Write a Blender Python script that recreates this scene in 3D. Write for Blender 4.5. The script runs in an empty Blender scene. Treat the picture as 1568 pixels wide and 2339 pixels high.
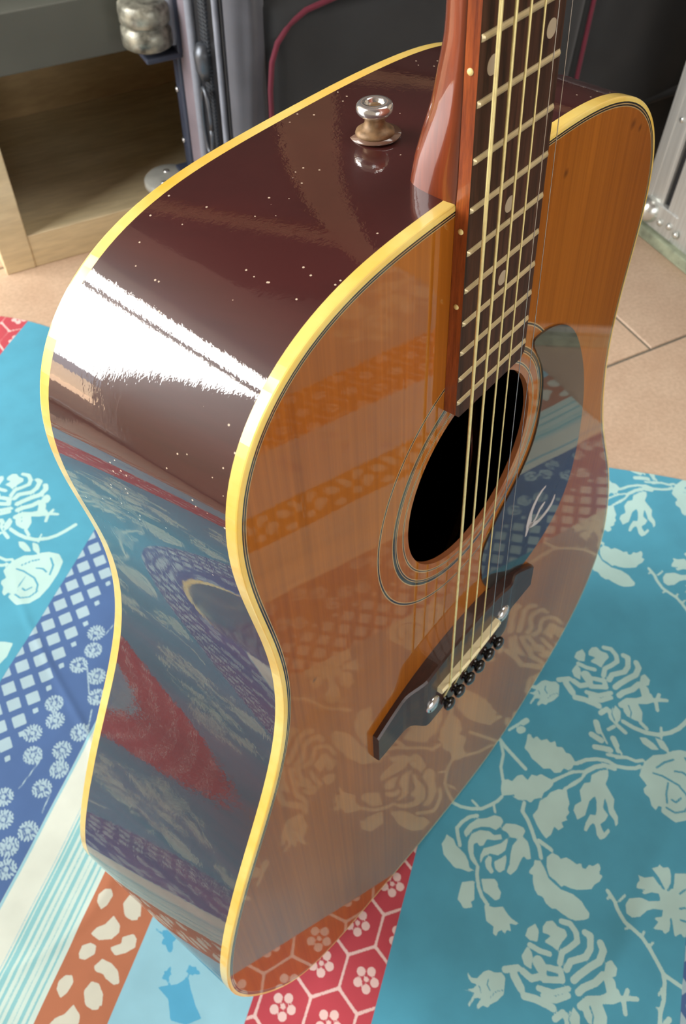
import bpy, bmesh, math, random
import numpy as np
from mathutils import Matrix, Vector

random.seed(7)
rng = np.random.default_rng(7)
C = bpy.context.scene.collection
scn = bpy.context.scene

# ------------------------------------------------------------------ camera
cam_d = bpy.data.cameras.new('camera')
cam = bpy.data.objects.new('camera', cam_d)
C.objects.link(cam)
rot = Matrix([[0.632158, 0.604672, -0.484507], [-0.774611, 0.508366, -0.376221], [0.018816, 0.613136, 0.789753]])
cam.matrix_world = Matrix.Translation((-0.25338, -0.10754, 0.73303)) @ rot.to_4x4()
cam_d.sensor_fit = 'VERTICAL'
cam_d.sensor_height = 36.0
cam_d.sensor_width = 36.0
cam_d.lens = 30.9903
cam_d.clip_start = 0.01
cam_d.dof.use_dof = True
cam_d.dof.focus_distance = 0.34
cam_d.dof.aperture_fstop = 25.0
scn.camera = cam

# room frame: u runs along the cabinet front, o comes from the cabinet front into the room, z is up
S0 = np.array([.2557, .8185, 0.0])
AX = np.array([math.cos(math.radians(-22.8)), math.sin(math.radians(-22.8)), 0.0])
NF = np.array([AX[1], -AX[0], 0.0])
UP = np.array([0, 0, 1.0])
def R3(u, o, z):
    return S0 + AX*u + NF*o + UP*z
ROOM_ROT = Matrix(((AX[0], NF[0], 0, 0), (AX[1], NF[1], 0, 0), (0, 0, -1, 0), (0, 0, 0, 1)))

# ------------------------------------------------------------------ world, lights, exposure
wd = bpy.data.worlds.new('daylight'); scn.world = wd; wd.use_nodes = True
wd.node_tree.nodes['Background'].inputs[0].default_value = (0.80, 0.90, 1.0, 1)
wd.node_tree.nodes['Background'].inputs[1].default_value = 1.0

def area(name, loc, direction, sx, sy, power, color):
    l = bpy.data.lights.new(name, 'AREA'); l.shape = 'RECTANGLE'; l.size = sx; l.size_y = sy
    l.energy = power; l.color = color
    o = bpy.data.objects.new(name, l); C.objects.link(o)
    o.location = loc
    o.rotation_euler = Vector(direction).to_track_quat('-Z', 'Y').to_euler()
    return o
area('daylight_garden_window', R3(-1.24, -.19, 1.36), AX, 1.52, 1.48, 58, (1.0, .98, .95))
area('front_window_fill', R3(.1, 3.42, .95), -NF, 2.1, 1.5, 21, (1.0, .97, .93))  # added fill light behind the camera, set in an unseen window
area('overhead_fill', R3(1.25, .9, 2.52), -UP, 1.2, 1.2, 20, (1.0, .96, .90))  # added overhead fill for the shaded cloth, no fixture modelled

vs = scn.view_settings
vs.view_transform = 'Standard'; vs.look = 'None'; vs.gamma = 1.0; vs.use_curve_mapping = False
vs.exposure = 0.4

sun_d = bpy.data.lights.new('sun', 'SUN'); sun_d.energy = 22; sun_d.angle = .02; sun_d.color = (1, .95, .86)
sun = bpy.data.objects.new('sun', sun_d); C.objects.link(sun)
sun.rotation_euler = Vector(-AX*.55-UP+NF*.1).to_track_quat('-Z', 'Y').to_euler()   # stands over the house, falls on the balcony only

# ------------------------------------------------------------------ helpers
def lin(c):
    return tuple(((x/255)/12.92 if x/255 <= .04045 else ((x/255+.055)/1.055)**2.4) for x in c)

class N:
    """small node helper"""
    def __init__(s, name):
        s.m = bpy.data.materials.new(name); s.m.use_nodes = True
        s.t = s.m.node_tree; s.b = s.t.nodes['Principled BSDF']
        s._tc = None
    def n(s, kind, **kw):
        nd = s.t.nodes.new(kind)
        for k, v in kw.items():
            if k in nd.inputs: s.set(nd.inputs[k], v)
            else: setattr(nd, k, v)
        return nd
    def set(s, sock, v):
        if isinstance(v, bpy.types.NodeSocket): s.t.links.new(v, sock)
        elif isinstance(v, (tuple, list)) and sock.type == 'RGBA' and len(v) == 3: sock.default_value = (*v, 1)
        else: sock.default_value = v
    def obj(s, scale=(1, 1, 1)):
        tc = s.n('ShaderNodeTexCoord'); mp = s.n('ShaderNodeMapping', Vector=tc.outputs['Object']); mp.inputs['Scale'].default_value = scale
        return mp.outputs[0]
    def noise(s, vec, scale, detail=3, rough=.5):
        nd = s.n('ShaderNodeTexNoise', Vector=vec); nd.inputs['Scale'].default_value = scale; nd.inputs['Detail'].default_value = detail
        nd.inputs['Roughness'].default_value = rough
        return nd.outputs['Fac']
    def ramp(s, fac, stops):
        r = s.n('ShaderNodeValToRGB', Fac=fac); e = r.color_ramp.elements
        while len(e) < len(stops): e.new(.5)
        for el, (p, c) in zip(e, stops):
            el.position = p; el.color = (*c, 1) if len(c) == 3 else c
        return r.outputs[0]
    def mix(s, fac, a, b, mode='MIX'):
        m = s.n('ShaderNodeMix', data_type='RGBA', blend_type=mode)
        s.set(m.inputs[0], fac); s.set(m.inputs[6], a); s.set(m.inputs[7], b)
        return m.outputs[2]
    def math(s, op, a, b=None, clamp=False):
        m = s.n('ShaderNodeMath', operation=op, use_clamp=clamp); s.set(m.inputs[0], a)
        if b is not None: s.set(m.inputs[1], b)
        return m.outputs[0]
    def bump(s, h, strength=.2, dist=.001):
        b = s.n('ShaderNodeBump', Height=h); b.inputs['Strength'].default_value = strength; b.inputs['Distance'].default_value = dist
        s.t.links.new(b.outputs[0], s.b.inputs['Normal']); return b.outputs[0]
    def p(s, **kw):
        for k, v in kw.items(): s.set(s.b.inputs[k.replace('_', ' ')], v)
        return s.m

def simple(name, col, rough=.5, metal=0, coat=0, coat_rough=.03, vary=.12, scale=60, bumpy=0):
    q = N(name); v = q.obj(); f = q.noise(v, scale)
    c = lin(col)
    base = q.ramp(f, [(.3, tuple(x*(1-vary) for x in c)), (.7, tuple(min(1, x*(1+vary)) for x in c))])
    q.p(Base_Color=base, Roughness=rough, Metallic=metal, Coat_Weight=coat, Coat_Roughness=coat_rough)
    if bumpy: q.bump(q.noise(v, scale*8, 2), bumpy, .0006)
    return q.m

def wood(name, dark, light, axis_scale, coat=0, rough=.45, coat_rough=.03, fine=1.0, bumpy=0, contrast=(.3, .7)):
    q = N(name); v = q.obj(axis_scale)
    f = q.noise(v, 1.0, 5, .65); g = q.noise(v, 7.0, 2, .5)
    base = q.ramp(f, [(contrast[0], lin(dark)), (contrast[1], lin(light))])
    fin = q.ramp(g, [(.35, (.82, .80, .78)), (.65, (1.08, 1.08, 1.08))])
    base = q.mix(fine, base, fin, 'MULTIPLY')
    q.p(Base_Color=base, Roughness=rough, Coat_Weight=coat, Coat_Roughness=coat_rough)
    if bumpy: q.bump(g, bumpy, .0008)
    return q.m

def mesh_obj(name, verts, faces, mat, parent=None, smooth=True, kind=None, bevel=0):
    me = bpy.data.meshes.new(name)
    me.from_pydata([tuple(float(c) for c in v) for v in verts], [], [tuple(int(i) for i in f) for f in faces])
    bm = bmesh.new(); bm.from_mesh(me)
    bmesh.ops.recalc_face_normals(bm, faces=bm.faces)
    bm.to_mesh(me); bm.free()
    if smooth: me.polygons.foreach_set('use_smooth', [True]*len(me.polygons))
    me.materials.append(mat)
    o = bpy.data.objects.new(name, me); C.objects.link(o)
    if parent: o.parent = parent
    if kind: o['kind'] = kind
    if bevel:
        b = o.modifiers.new('b', 'BEVEL'); b.width = bevel; b.segments = 3; b.limit_method = 'ANGLE'; b.angle_limit = .6
        me.polygons.foreach_set('use_smooth', [True]*len(me.polygons))
        w = o.modifiers.new('w', 'WEIGHTED_NORMAL')
    return o

def empty(name, matrix, label, cat, group=None):
    e = bpy.data.objects.new(name, None); C.objects.link(e); e.matrix_world = matrix
    e.empty_display_size = .05
    e['label'] = label; e['category'] = cat
    if group: e['group'] = group
    return e

class MB:
    def __init__(s): s.v = []; s.f = []
    def add(s, v, f):
        k = len(s.v); s.v += [tuple(x) for x in v]; s.f += [tuple(i+k for i in q) for q in f]
    def hexa(s, c8): s.add(c8, [(0, 1, 2, 3), (7, 6, 5, 4), (0, 4, 5, 1), (1, 5, 6, 2), (2, 6, 7, 3), (3, 7, 4, 0)])
    def box(s, x0, x1, y0, y1, z0, z1):
        s.hexa([(x0, y0, z0), (x1, y0, z0), (x1, y1, z0), (x0, y1, z0), (x0, y0, z1), (x1, y0, z1), (x1, y1, z1), (x0, y1, z1)])
    def tube(s, pts, r, n=8, cap=True):
        pts = [np.array(q, float) for q in pts]; rs = r if hasattr(r, '__len__') else [r]*len(pts)
        rings = []; ref = None
        for i, q in enumerate(pts):
            t = pts[min(i+1, len(pts)-1)]-pts[max(i-1, 0)]; t = t/np.linalg.norm(t)
            if ref is None:
                ref = np.array([1, 0, 0]) if abs(t[0]) < .8 else np.array([0, 1.0, 0])
            x = ref-t*(ref@t); x /= np.linalg.norm(x); ref = x; y = np.cross(t, x)
            rings.append([q+rs[i]*(x*math.cos(a)+y*math.sin(a)) for a in [2*math.pi*k/n for k in range(n)]])
        v = [a for rr in rings for a in rr]
        f = [(i*n+k, i*n+(k+1) % n, (i+1)*n+(k+1) % n, (i+1)*n+k) for i in range(len(pts)-1) for k in range(n)]
        if cap: f += [tuple(range(n))[::-1], tuple(range((len(pts)-1)*n, len(pts)*n))]
        s.add(v, f)
    def lathe(s, prof, M=None, n=32):
        """prof: (r, h) pairs round the local z axis; M 4x4 placing it"""
        v = []; f = []
        for r, h in prof:
            for k in range(n):
                a = 2*math.pi*k/n
                q = Vector((r*math.cos(a), r*math.sin(a), h))
                v.append(tuple(M @ q) if M is not None else tuple(q))
        m = len(prof)
        for i in range(m-1):
            for k in range(n): f.append((i*n+k, i*n+(k+1) % n, (i+1)*n+(k+1) % n, (i+1)*n+k))
        if prof[0][0] > 1e-6: f.append(tuple(range(n))[::-1])
        if prof[-1][0] > 1e-6: f.append(tuple(range((m-1)*n, m*n)))
        s.add(v, f)
    def prism(s, poly, z0, z1):
        n = len(poly)
        s.add([(x, y, z0) for x, y in poly]+[(x, y, z1) for x, y in poly],
              [tuple(range(n))[::-1], tuple(range(n, 2*n))]+[(i, (i+1) % n, n+(i+1) % n, n+i) for i in range(n)])
    def obj(s, name, mat, parent=None, smooth=False, kind=None, bevel=0):
        return mesh_obj(name, s.v, s.f, mat, parent, smooth, kind, bevel)

# ------------------------------------------------------------------ materials
M = {}
M['plaster'] = simple('plaster', (190, 176, 156), .9, vary=.04, scale=4)
M['dark_wall'] = simple('dark_wall_paint', (52, 42, 40), .8, vary=.05, scale=4)
M['ceiling'] = simple('ceiling_paint', (92, 76, 68), .9, vary=.05, scale=3)
M['beam'] = wood('beam_wood', (120, 90, 64), (156, 122, 90), (3, 30, 30), rough=.7)
M['frame_white'] = simple('frame_paint', (225, 224, 218), .4)
def tile_mat():
    q = N('terracotta_tile'); v = q.obj(); info = q.n('ShaderNodeObjectInfo')
    f = q.noise(v, 9, 6, .7); g = q.noise(v, 220, 3, .6)
    base = q.ramp(f, [(.3, lin((196, 166, 140))), (.7, lin((216, 190, 164)))])
    fin = q.ramp(g, [(.35, (.90, .88, .86)), (.65, (1.06, 1.06, 1.06))])
    base = q.mix(1.0, base, fin, 'MULTIPLY')
    tone = q.ramp(info.outputs['Random'], [(0, (.94, .94, .94)), (1, (1.03, 1.02, 1.0))])
    base = q.mix(1.0, base, tone, 'MULTIPLY')
    q.p(Base_Color=base, Roughness=.5); q.bump(g, .12, .0006)
    return q.m
M['tile'] = tile_mat()
M['grout'] = simple('grout', (118, 112, 98), .9, scale=150)
M['pine'] = wood('pale_wood', (216, 197, 154), (240, 222, 182), (4, 26, 26), rough=.5, fine=.5)
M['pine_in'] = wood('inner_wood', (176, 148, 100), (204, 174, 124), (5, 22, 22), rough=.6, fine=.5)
M['grey_board'] = simple('grey_green_board', (88, 89, 80), .6, vary=.08, scale=12)
M['black_fabric'] = None
def fabric(name, col, sheen=.2):
    q = N(name); v = q.obj(); f = q.noise(v, 18, 4); w = q.noise(v, 1400, 1)
    c = lin(col)
    base = q.ramp(f, [(.3, tuple(x*.8 for x in c)), (.7, tuple(x*1.2 for x in c))])
    q.p(Base_Color=base, Roughness=.8, Sheen_Weight=sheen); q.bump(w, .35, .0006)
    return q.m
M['black_fabric'] = fabric('black_fabric', (36, 37, 38))
M['grey_fabric'] = fabric('grey_fabric', (78, 79, 86), .3)
M['mauve_fabric'] = fabric('mauve_grey_fabric', (124, 112, 120), .2)
M['piping_red'] = fabric('dark_red_piping', (98, 22, 42), .1)
M['piping_grey'] = simple('grey_piping', (132, 136, 146), .5)
M['black_plastic'] = simple('black_plastic', (24, 24, 26), .35)
M['blue_plastic'] = simple('slate_plastic', (62, 68, 84), .4)
M['grey_plastic'] = simple('grey_plastic', (158, 158, 150), .4)
M['wheel'] = simple('worn_wheel', (138, 136, 122), .3, metal=.3, vary=.75, scale=75, bumpy=.3)
M['chrome'] = simple('chrome', (226, 226, 224), .16, metal=.85, vary=.03)
M['zip_metal'] = simple('zip_teeth', (92, 96, 102), .35, metal=.6)
def alu():
    q = N('brushed_aluminium'); v = q.obj((220, 220, 6)); f = q.noise(v, 1, 3)
    q.p(Base_Color=q.ramp(f, [(.3, lin((196, 198, 194))), (.7, lin((222, 224, 220)))]), Roughness=.42, Metallic=.55); return q.m
M['alu'] = alu()
M['case_panel'] = simple('case_panel', (34, 36, 40), .5, bumpy=.2)
M['moss'] = simple('grey_green_pad', (150, 158, 134), .8, vary=.35, scale=55, bumpy=.4)
M['rivet'] = simple('rivet', (220, 222, 216), .25, metal=.8)

def side_wood():
    q = N('burgundy_lacquered_wood'); v = q.obj((3, 26, 3)); tc = q.obj()
    f = q.noise(v, 2.2, 5, .6)
    base = q.ramp(f, [(.3, lin((46, 17, 17))), (.7, lin((74, 27, 26)))])
    # dust specks and chips on the lacquer
    vo = q.n('ShaderNodeTexVoronoi', Vector=tc); vo.inputs['Scale'].default_value = 290
    near = q.math('LESS_THAN', vo.outputs['Distance'], .12)
    sep = q.n('ShaderNodeSeparateColor', Color=vo.outputs['Color'])
    pick = q.math('GREATER_THAN', sep.outputs[0], .60)
    patch = q.math('GREATER_THAN', q.noise(tc, 16, 2), .47)
    sp = q.n('ShaderNodeSeparateXYZ', Vector=tc)
    upper = q.math('GREATER_THAN', sp.outputs[1], .45)
    speck = q.math('MULTIPLY', q.math('MULTIPLY', near, pick), q.math('MULTIPLY', patch, upper))
    base = q.mix(speck, base, lin((225, 205, 180)))
    scr = q.noise(q.obj((260, 10, 260)), 1.0, 3, .7)
    q.p(Base_Color=base, Roughness=q.math('MULTIPLY_ADD', speck, .5) if False else .38, Coat_Weight=1.0, Coat_Roughness=.018, Coat_IOR=2.1)
    b = q.n('ShaderNodeBump', Height=scr); b.inputs['Strength'].default_value = .07; b.inputs['Distance'].default_value = .0006
    q.t.links.new(b.outputs[0], q.b.inputs['Coat Normal'])
    return q.m
M['side'] = side_wood()
def top_wood():
    q = N('amber_lacquered_spruce'); v = q.obj((420, 5, 420)); tc = q.obj((8, 3, 8))
    g = q.noise(v, 1.0, 3, .6); f = q.noise(tc, 1.4, 3, .5)
    base = q.ramp(f, [(.3, lin((146, 90, 26))), (.7, lin((174, 116, 42)))])
    gr = q.ramp(g, [(.3, (.80, .77, .72)), (.7, (1.10, 1.09, 1.06))])
    base = q.mix(1.0, base, gr, 'MULTIPLY')
    oc = q.n('ShaderNodeTexCoord').outputs['Object']
    for x, y, rr in ((.1145, .2649, .0020), (.1229, .2600, .0014), (.0550, .2670, .0016), (-.120, .1068, .0012)):     # small knots
        d = q.n('ShaderNodeVectorMath', operation='DISTANCE'); q.set(d.inputs[0], oc); d.inputs[1].default_value = (x, y+.2612, .06)
        k = q.n('ShaderNodeMapRange'); q.set(k.inputs['Value'], d.outputs['Value']); k.inputs['From Min'].default_value = rr*.3; k.inputs['From Max'].default_value = rr*1.6
        k.inputs['To Min'].default_value = .65; k.inputs['To Max'].default_value = 0
        base = q.mix(k.outputs[0], base, lin((70, 34, 10)))
    q.p(Base_Color=base, Roughness=.4, Coat_Weight=1.0, Coat_Roughness=.025, Coat_IOR=1.48, Coat_Tint=(1.0, .80, .52, 1), Specular_IOR_Level=.15)
    b = q.n('ShaderNodeBump', Height=g); b.inputs['Strength'].default_value = .03; b.inputs['Distance'].default_value = .0004
    q.t.links.new(b.outputs[0], q.b.inputs['Coat Normal'])
    return q.m
M['top'] = top_wood()
def bind():
    q = N('aged_yellow_binding'); v = q.obj(); f = q.noise(v, 28, 4, .6)
    base = q.ramp(f, [(.3, lin((246, 196, 72))), (.7, lin((252, 226, 132)))])
    q.p(Base_Color=base, Roughness=.3, Coat_Weight=.8, Coat_Roughness=.05)
    return q.m
M['binding'] = bind()
M['inlay_black'] = simple('inlay_black', (22, 18, 14), .4, coat=1)
M['inlay_cream'] = simple('inlay_cream', (186, 150, 92), .4, coat=1)
M['inlay_green'] = simple('inlay_dark_green', (40, 46, 30), .4, coat=1)
M['hole_edge'] = simple('raw_spruce_edge', (158, 92, 50), .5)
M['inside'] = simple('dark_inside', (20, 12, 8), .9)
M['neck'] = wood('mahogany_neck', (106, 42, 14), (146, 64, 26), (160, 8, 160), coat=1.0, rough=.35, fine=.7)
def fb_mat():
    q = N('rosewood_fingerboard'); v = q.obj((260, 16, 260)); f = q.noise(v, 1.0, 5, .7); g = q.noise(q.obj((30, 8, 30)), 1.5, 3)
    base = q.ramp(f, [(.32, lin((30, 17, 11))), (.72, lin((88, 54, 38)))])
    base = q.mix(.6, base, q.ramp(g, [(.3, (.75, .72, .70)), (.7, (1.15, 1.1, 1.05))]), 'MULTIPLY')
    q.p(Base_Color=base, Roughness=.5, Specular_IOR_Level=.3); q.bump(f, .12, .0004); return q.m
M['fingerboard'] = fb_mat()
M['fb_side'] = wood('fingerboard_edge', (104, 40, 14), (168, 82, 30), (30, 30, 400), coat=.6, rough=.35)
M['bridge'] = wood('rosewood_bridge', (42, 19, 11), (64, 30, 17), (20, 400, 400), coat=.4, rough=.5, coat_rough=.07)
M['fret'] = simple('nickel_fret', (206, 188, 146), .32, metal=.45, vary=.1)
M['pearl'] = simple('pearl_dot', (176, 158, 132), .3)
M['side_dot'] = simple('side_dot', (250, 226, 150), .4)
M['bone'] = simple('bone', (246, 230, 182), .4, vary=.04)
M['bronze'] = simple('bronze_string', (250, 232, 164), .35, metal=.45, vary=.1, scale=300)
M['steel'] = simple('steel_string', (196, 196, 192), .22, metal=1)
M['pin'] = simple('black_pin', (10, 10, 10), .22, coat=.6)
M['pickguard'] = simple('pickguard_black', (20, 22, 18), .5, coat=1.0, coat_rough=.015, vary=.1)
M['pickguard'].node_tree.nodes['Principled BSDF'].inputs['Coat IOR'].default_value = 1.75
M['emblem'] = simple('emblem_silver', (205, 195, 190), .4, metal=.2)
M['rust'] = simple('rusty_nickel', (134, 106, 74), .5, metal=.35, vary=.4, scale=320)
M['washer'] = simple('clear_washer', (120, 92, 76), .2, coat=.8)

# ------------------------------------------------------------------ room shell
def struct(mb, name, mat, **kw):
    o = mb.obj(name, mat, **kw); o['kind'] = 'structure'; return o
def rbox(mb, u0, u1, o0, o1, z0, z1):
    mb.hexa([tuple(R3(*q)) for q in ((u0, o0, z0), (u1, o0, z0), (u1, o1, z0), (u0, o1, z0), (u0, o0, z1), (u1, o0, z1), (u1, o1, z1), (u0, o1, z1))])
def robj(name, mat, boxes, parent=None, bevel=0, **kw):
    mb = MB()
    for b in boxes: rbox(mb, *b)
    if parent is not None:
        inv = parent.matrix_world.inverted(); mb.v = [tuple(inv @ Vector(q)) for q in mb.v]
    return mb.obj(name, mat, parent, bevel=bevel, **kw)

FZ = -.004       # tile top
UL, UR, OB, OFR, ZC = -1.26, 2.6, -1.10, 3.5, 2.55
floor = robj('floor', M['grout'], [(UL-.1, UR+.1, OB-.1, OFR+.1, FZ-.1, FZ-.002)], kind='structure')
TS = .52; JG = .0035
T0 = np.array([.6463, .1117, 0])   # a tile joint read from the floor
tu, to = (T0-S0) @ AX, (T0-S0) @ NF
tm = None
for r in range(-7, 6):
    sh = 0 if r < 0 else TS*.47
    for k in range(-7, 5):
        u0, o0 = tu+k*TS+sh, to+r*TS
        if u0+TS > UR or u0 < UL or o0 < OB or o0+TS > OFR: continue
        mb = MB(); h = (TS-JG)/2
        mb.v = []; 
        c = R3(u0+TS/2, o0+TS/2, 0)
        if tm is None:
            x, e = h, .0012
            mb.add([(-x, -x, -.01), (x, -x, -.01), (x, x, -.01), (-x, x, -.01), (-x, -x, -e), (x, -x, -e), (x, x, -e), (-x, x, -e),
                    (-x+e, -x+e, 0), (x-e, -x+e, 0), (x-e, x-e, 0), (-x+e, x-e, 0)],
                   [(0, 1, 5, 4), (1, 2, 6, 5), (2, 3, 7, 6), (3, 0, 4, 7), (4, 5, 9, 8), (5, 6, 10, 9), (6, 7, 11, 10), (7, 4, 8, 11), (8, 9, 10, 11), (3, 2, 1, 0)])
            t = mb.obj('tile', M['tile'], floor); tm = t.data
        else:
            t = bpy.data.objects.new('tile', tm); C.objects.link(t); t.parent = floor
        t.location = (c[0], c[1], FZ); t.rotation_euler = (0, 0, math.radians(-22.8))

OW = -.45     # wall behind the cabinet; left of it an alcove runs back to OB
robj('wall_back', M['dark_wall'], [(-.35, UR+.1, OW-.1, OW, FZ, ZC)], kind='structure')
robj('wall_alcove', M['plaster'], [(UL-.1, -.25, OB-.1, OB, FZ, ZC), (-.35, -.25, OB, OW-.1, FZ, ZC)], kind='structure')
robj('wall_right', M['plaster'], [(UR, UR+.1, OW, OFR, FZ, ZC)], kind='structure')
w0, w1, wz0, wz1 = -.97, .60, .03, 2.13     # window opening in the left wall
robj('wall_left', M['plaster'], [(UL-.1, UL, OB, w0, FZ, ZC), (UL-.1, UL, w1, OFR, FZ, ZC), (UL-.1, UL, w0, w1, wz1, ZC), (UL-.1, UL, w0, w1, FZ, wz0)], kind='structure')
f0, f1, fz0, fz1 = -1.0, 1.2, .15, 1.75  # unseen window opening, added in the front wall for the fill light
robj('wall_front', M['plaster'], [(UL-.1, f0, OFR, OFR+.1, FZ, ZC), (f1, UR+.1, OFR, OFR+.1, FZ, ZC), (f0, f1, OFR, OFR+.1, fz1, ZC), (f0, f1, OFR, OFR+.1, FZ, fz0)], kind='structure')
robj('ceiling', M['ceiling'], [(UL-.1, UR+.1, OB-.1, OFR+.1, ZC, ZC+.1)], kind='structure')
robj('window_1', M['frame_white'], [(UL-.005, UL+.035, w0, w0+.03, wz0, wz1), (UL-.005, UL+.035, w1-.03, w1, wz0, wz1), (UL-.005, UL+.035, w0, w1, wz0, wz0+.03), (UL-.005, UL+.035, w0, w1, wz1-.03, wz1), (UL+.012, UL+.035, w0, w1, 1.70, 1.78)], kind='structure')
robj('window_2', M['frame_white'], [(f0, f0+.06, OFR+.02, OFR+.07, fz0, fz1), (f1-.06, f1, OFR+.02, OFR+.07, fz0, fz1), (f0, f1, OFR+.02, OFR+.07, fz0, fz0+.06), (f0, f1, OFR+.02, OFR+.07, fz1-.06, fz1)], kind='structure')
robj('floor_balcony', M['tile'], [(UL-2.6, UL-.1, OB-2, OFR, FZ-.12, FZ-.02)], kind='structure')
robj('wall_balcony', M['plaster'], [(UL-2.7, UL-2.6, OB-2, OFR, FZ-.12, .5)], kind='structure')
robj('trim_1', M['beam'], [(.58, .70, OW, OW+.03, .6, ZC)], kind='structure')
robj('trim_2', M['beam'], [(-.35, .58, OW, OW+.03, 1.70, 1.79)], kind='structure')
robj('trim_3', M['beam'], [(.70, UR, OW, OW+.03, 1.00, 1.07)], kind='structure')

# ------------------------------------------------------------------ low wooden cabinet
def room_matrix(u, o, z): 
    return Matrix.Translation(tuple(R3(u, o, z))) @ Matrix.Rotation(math.radians(-22.8), 4, 'Z')
shelf = empty('open_cabinet', room_matrix(.4, -.15, FZ), 'low open cabinet of pale wood standing behind the suitcase', 'cabinet')
robj('post', M['pine'], [(-.039, 0, -.045, 0, FZ, .244)], shelf, bevel=.0015)
robj('post', M['pine'], [(1.0, 1.039, -.045, 0, FZ, .244)], shelf, bevel=.0015)
robj('bottom_rail', M['pine'], [(0.0, 1.0, -.03, -.001, FZ, .0437)], shelf, bevel=.0012)
robj('bottom_board', M['pine'], [(-.02, 1.02, -.30, -.03, .0237, .0435)], shelf)
robj('back_panel', M['pine_in'], [(-.039, 1.039, -.312, -.30, FZ, .244)], shelf)
robj('side_panel', M['pine_in'], [(-.039, -.02, -.30, -.045, FZ, .244)], shelf)
robj('side_panel', M['pine_in'], [(1.02, 1.039, -.30, -.045, FZ, .244)], shelf)
g = robj('top_board', M['grey_board'], [(-.06, 1.06, -.33, .001, .244, .309)], shelf, bevel=.002)
g['label'] = 'thick grey-green top board'

bxo = empty('storage_box', room_matrix(.45, -.17, .309), 'black box standing on top of the grey-green cabinet board', 'box')
robj('body', M['black_plastic'], [(-.045, .95, -.30, -.045, .3095, .62)], bxo, bevel=.006)
robj('lid', M['black_plastic'], [(-.05, .955, -.305, -.04, .62, .655)], bxo, bevel=.004)

# ------------------------------------------------------------------ suitcase lying on its long side
SU0, SU1, SO0, SO1, SZ1 = .223, .99, .018, .2, .47
case = empty('suitcase', room_matrix(.6, .11, FZ), 'black fabric suitcase with dark red piping lying on its long side', 'suitcase')
robj('body', M['black_fabric'], [(SU0+.006, SU1, SO0, SO1-.012, FZ+.01, SZ1)], case, bevel=.012)
inv = case.matrix_world.inverted()
def cl(u, o, z): return tuple(inv @ Vector(R3(u, o, z)))
robj('edge_trim', M['blue_plastic'], [(SU0-.004, SU0+.02, SO0, .038, FZ+.006, SZ1)], case, bevel=.004)
robj('side_panel', M['mauve_fabric'], [(SU0-.001, SU0+.02, .039, .083, FZ+.01, SZ1-.005)], case, bevel=.004)
mb = MB(); mb.tube([cl(SU0-.001, .092, z) for z in np.linspace(.01, SZ1-.01, 12)], .0062, 10); mb.obj('piping', M['piping_grey'], case, True)
mb = MB(); mb.tube([cl(SU0-.001, .168, z) for z in np.linspace(.01, SZ1-.01, 12)], .0035, 10); mb.obj('piping', M['piping_grey'], case, True)
robj('zipper_tape', M['black_plastic'], [(SU0, SU0+.012, .104, .162, FZ+.012, SZ1-.006)], case)
mb = MB()
for k in range(int((SZ1-.04)/.0042)):
    z = .02+k*.0042
    for s in (0, 1):
        p = [cl(SU0-.0025+dx, .121+.009*s+dy, z+.0021*s+dz) for dz in (0, .0022) for dx, dy in ((0, 0), (.0035, 0), (.0035, .012), (0, .012))]
        mb.hexa(p)
mb.obj('zipper_teeth', M['zip_metal'], case, kind='stuff')
zs = MB(); zs.tube([cl(SU0-.004, .131, z) for z in (.258, .270, .285, .296)], [.006, .011, .012, .007], 10); sl = zs.obj('zipper_slider', M['zip_metal'], case, True)
zs = MB()
zs.tube([cl(SU0-.011, .139+.012*math.cos(a), .215+.038*math.sin(a)) for a in np.linspace(-.1, 2*math.pi-.1, 20)], .0026, 8)
zs.obj('zipper_pull', M['zip_metal'], case, True)
# front panel with padded left rim, pocket and piping
def pad(name, mat, u0, u1, z0, z1, o0, depth, nu=24, nz=20, wr=0.0, seed=0):
    """quilted panel standing proud of the front face"""
    r = np.random.default_rng(seed); ph = r.uniform(0, 6, 6)
    v = []; f = []
    for j in range(nz+1):
        for i in range(nu+1):
            a, b = i/nu, j/nz
            ea = min(a, 1-a)*(u1-u0); eb = min(b, 1-b)*(z1-z0)
            d = depth*min(1, (ea/.018))**.5*min(1, (eb/.018))**.5
            d += wr*(math.sin(9*a+ph[0]+5*b)*math.sin(7*b+ph[1])+.6*math.sin(17*a-8*b+ph[2]))*min(1, ea/.03)*min(1, eb/.03)
            v.append(cl(u0+(u1-u0)*a, o0+d, z0+(z1-z0)*b))
    w = nu+1
    for j in range(nz):
        for i in range(nu): f.append((j*w+i, j*w+i+1, (j+1)*w+i+1, (j+1)*w+i))
    k = len(v)
    v += [cl(u0, o0-.006, z0), cl(u1, o0-.006, z0), cl(u1, o0-.006, z1), cl(u0, o0-.006, z1)]
    f += [(k, k+1, k+2, k+3), tuple(list(range(0, w)))+(k+1, k), tuple(range(nz*w, nz*w+w))[::-1]+(k+3, k+2)][:1]
    return mesh_obj(name, v, f, mat, case, True)
pad('padded_rim', M['grey_fabric'], SU0+.002, SU0+.046, FZ+.02, SZ1-.01, SO1-.018, .016, 14, 40, .0035, 3)
pad('front_pocket', M['black_fabric'], .262, .685, .03, .356, SO1-.012, .018, 40, 30, .0022, 5)
pad('front_panel', M['black_fabric'], .69, SU1-.005, .02, SZ1-.01, SO1-.016, .012, 30, 30, .003, 8)
pad('top_pocket', M['black_fabric'], .275, .685, .362, SZ1-.01, SO1-.014, .012, 30, 12, .002, 9)
path = [(.262, .04), (.262, .15), (.262, .27), (.265, .298), (.272, .316), (.286, .332), (.305, .342), (.34, .349), (.42, .354), (.6, .356), (.66, .352), (.68, .335), (.685, .30), (.686, .2), (.688, .04)]
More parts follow.
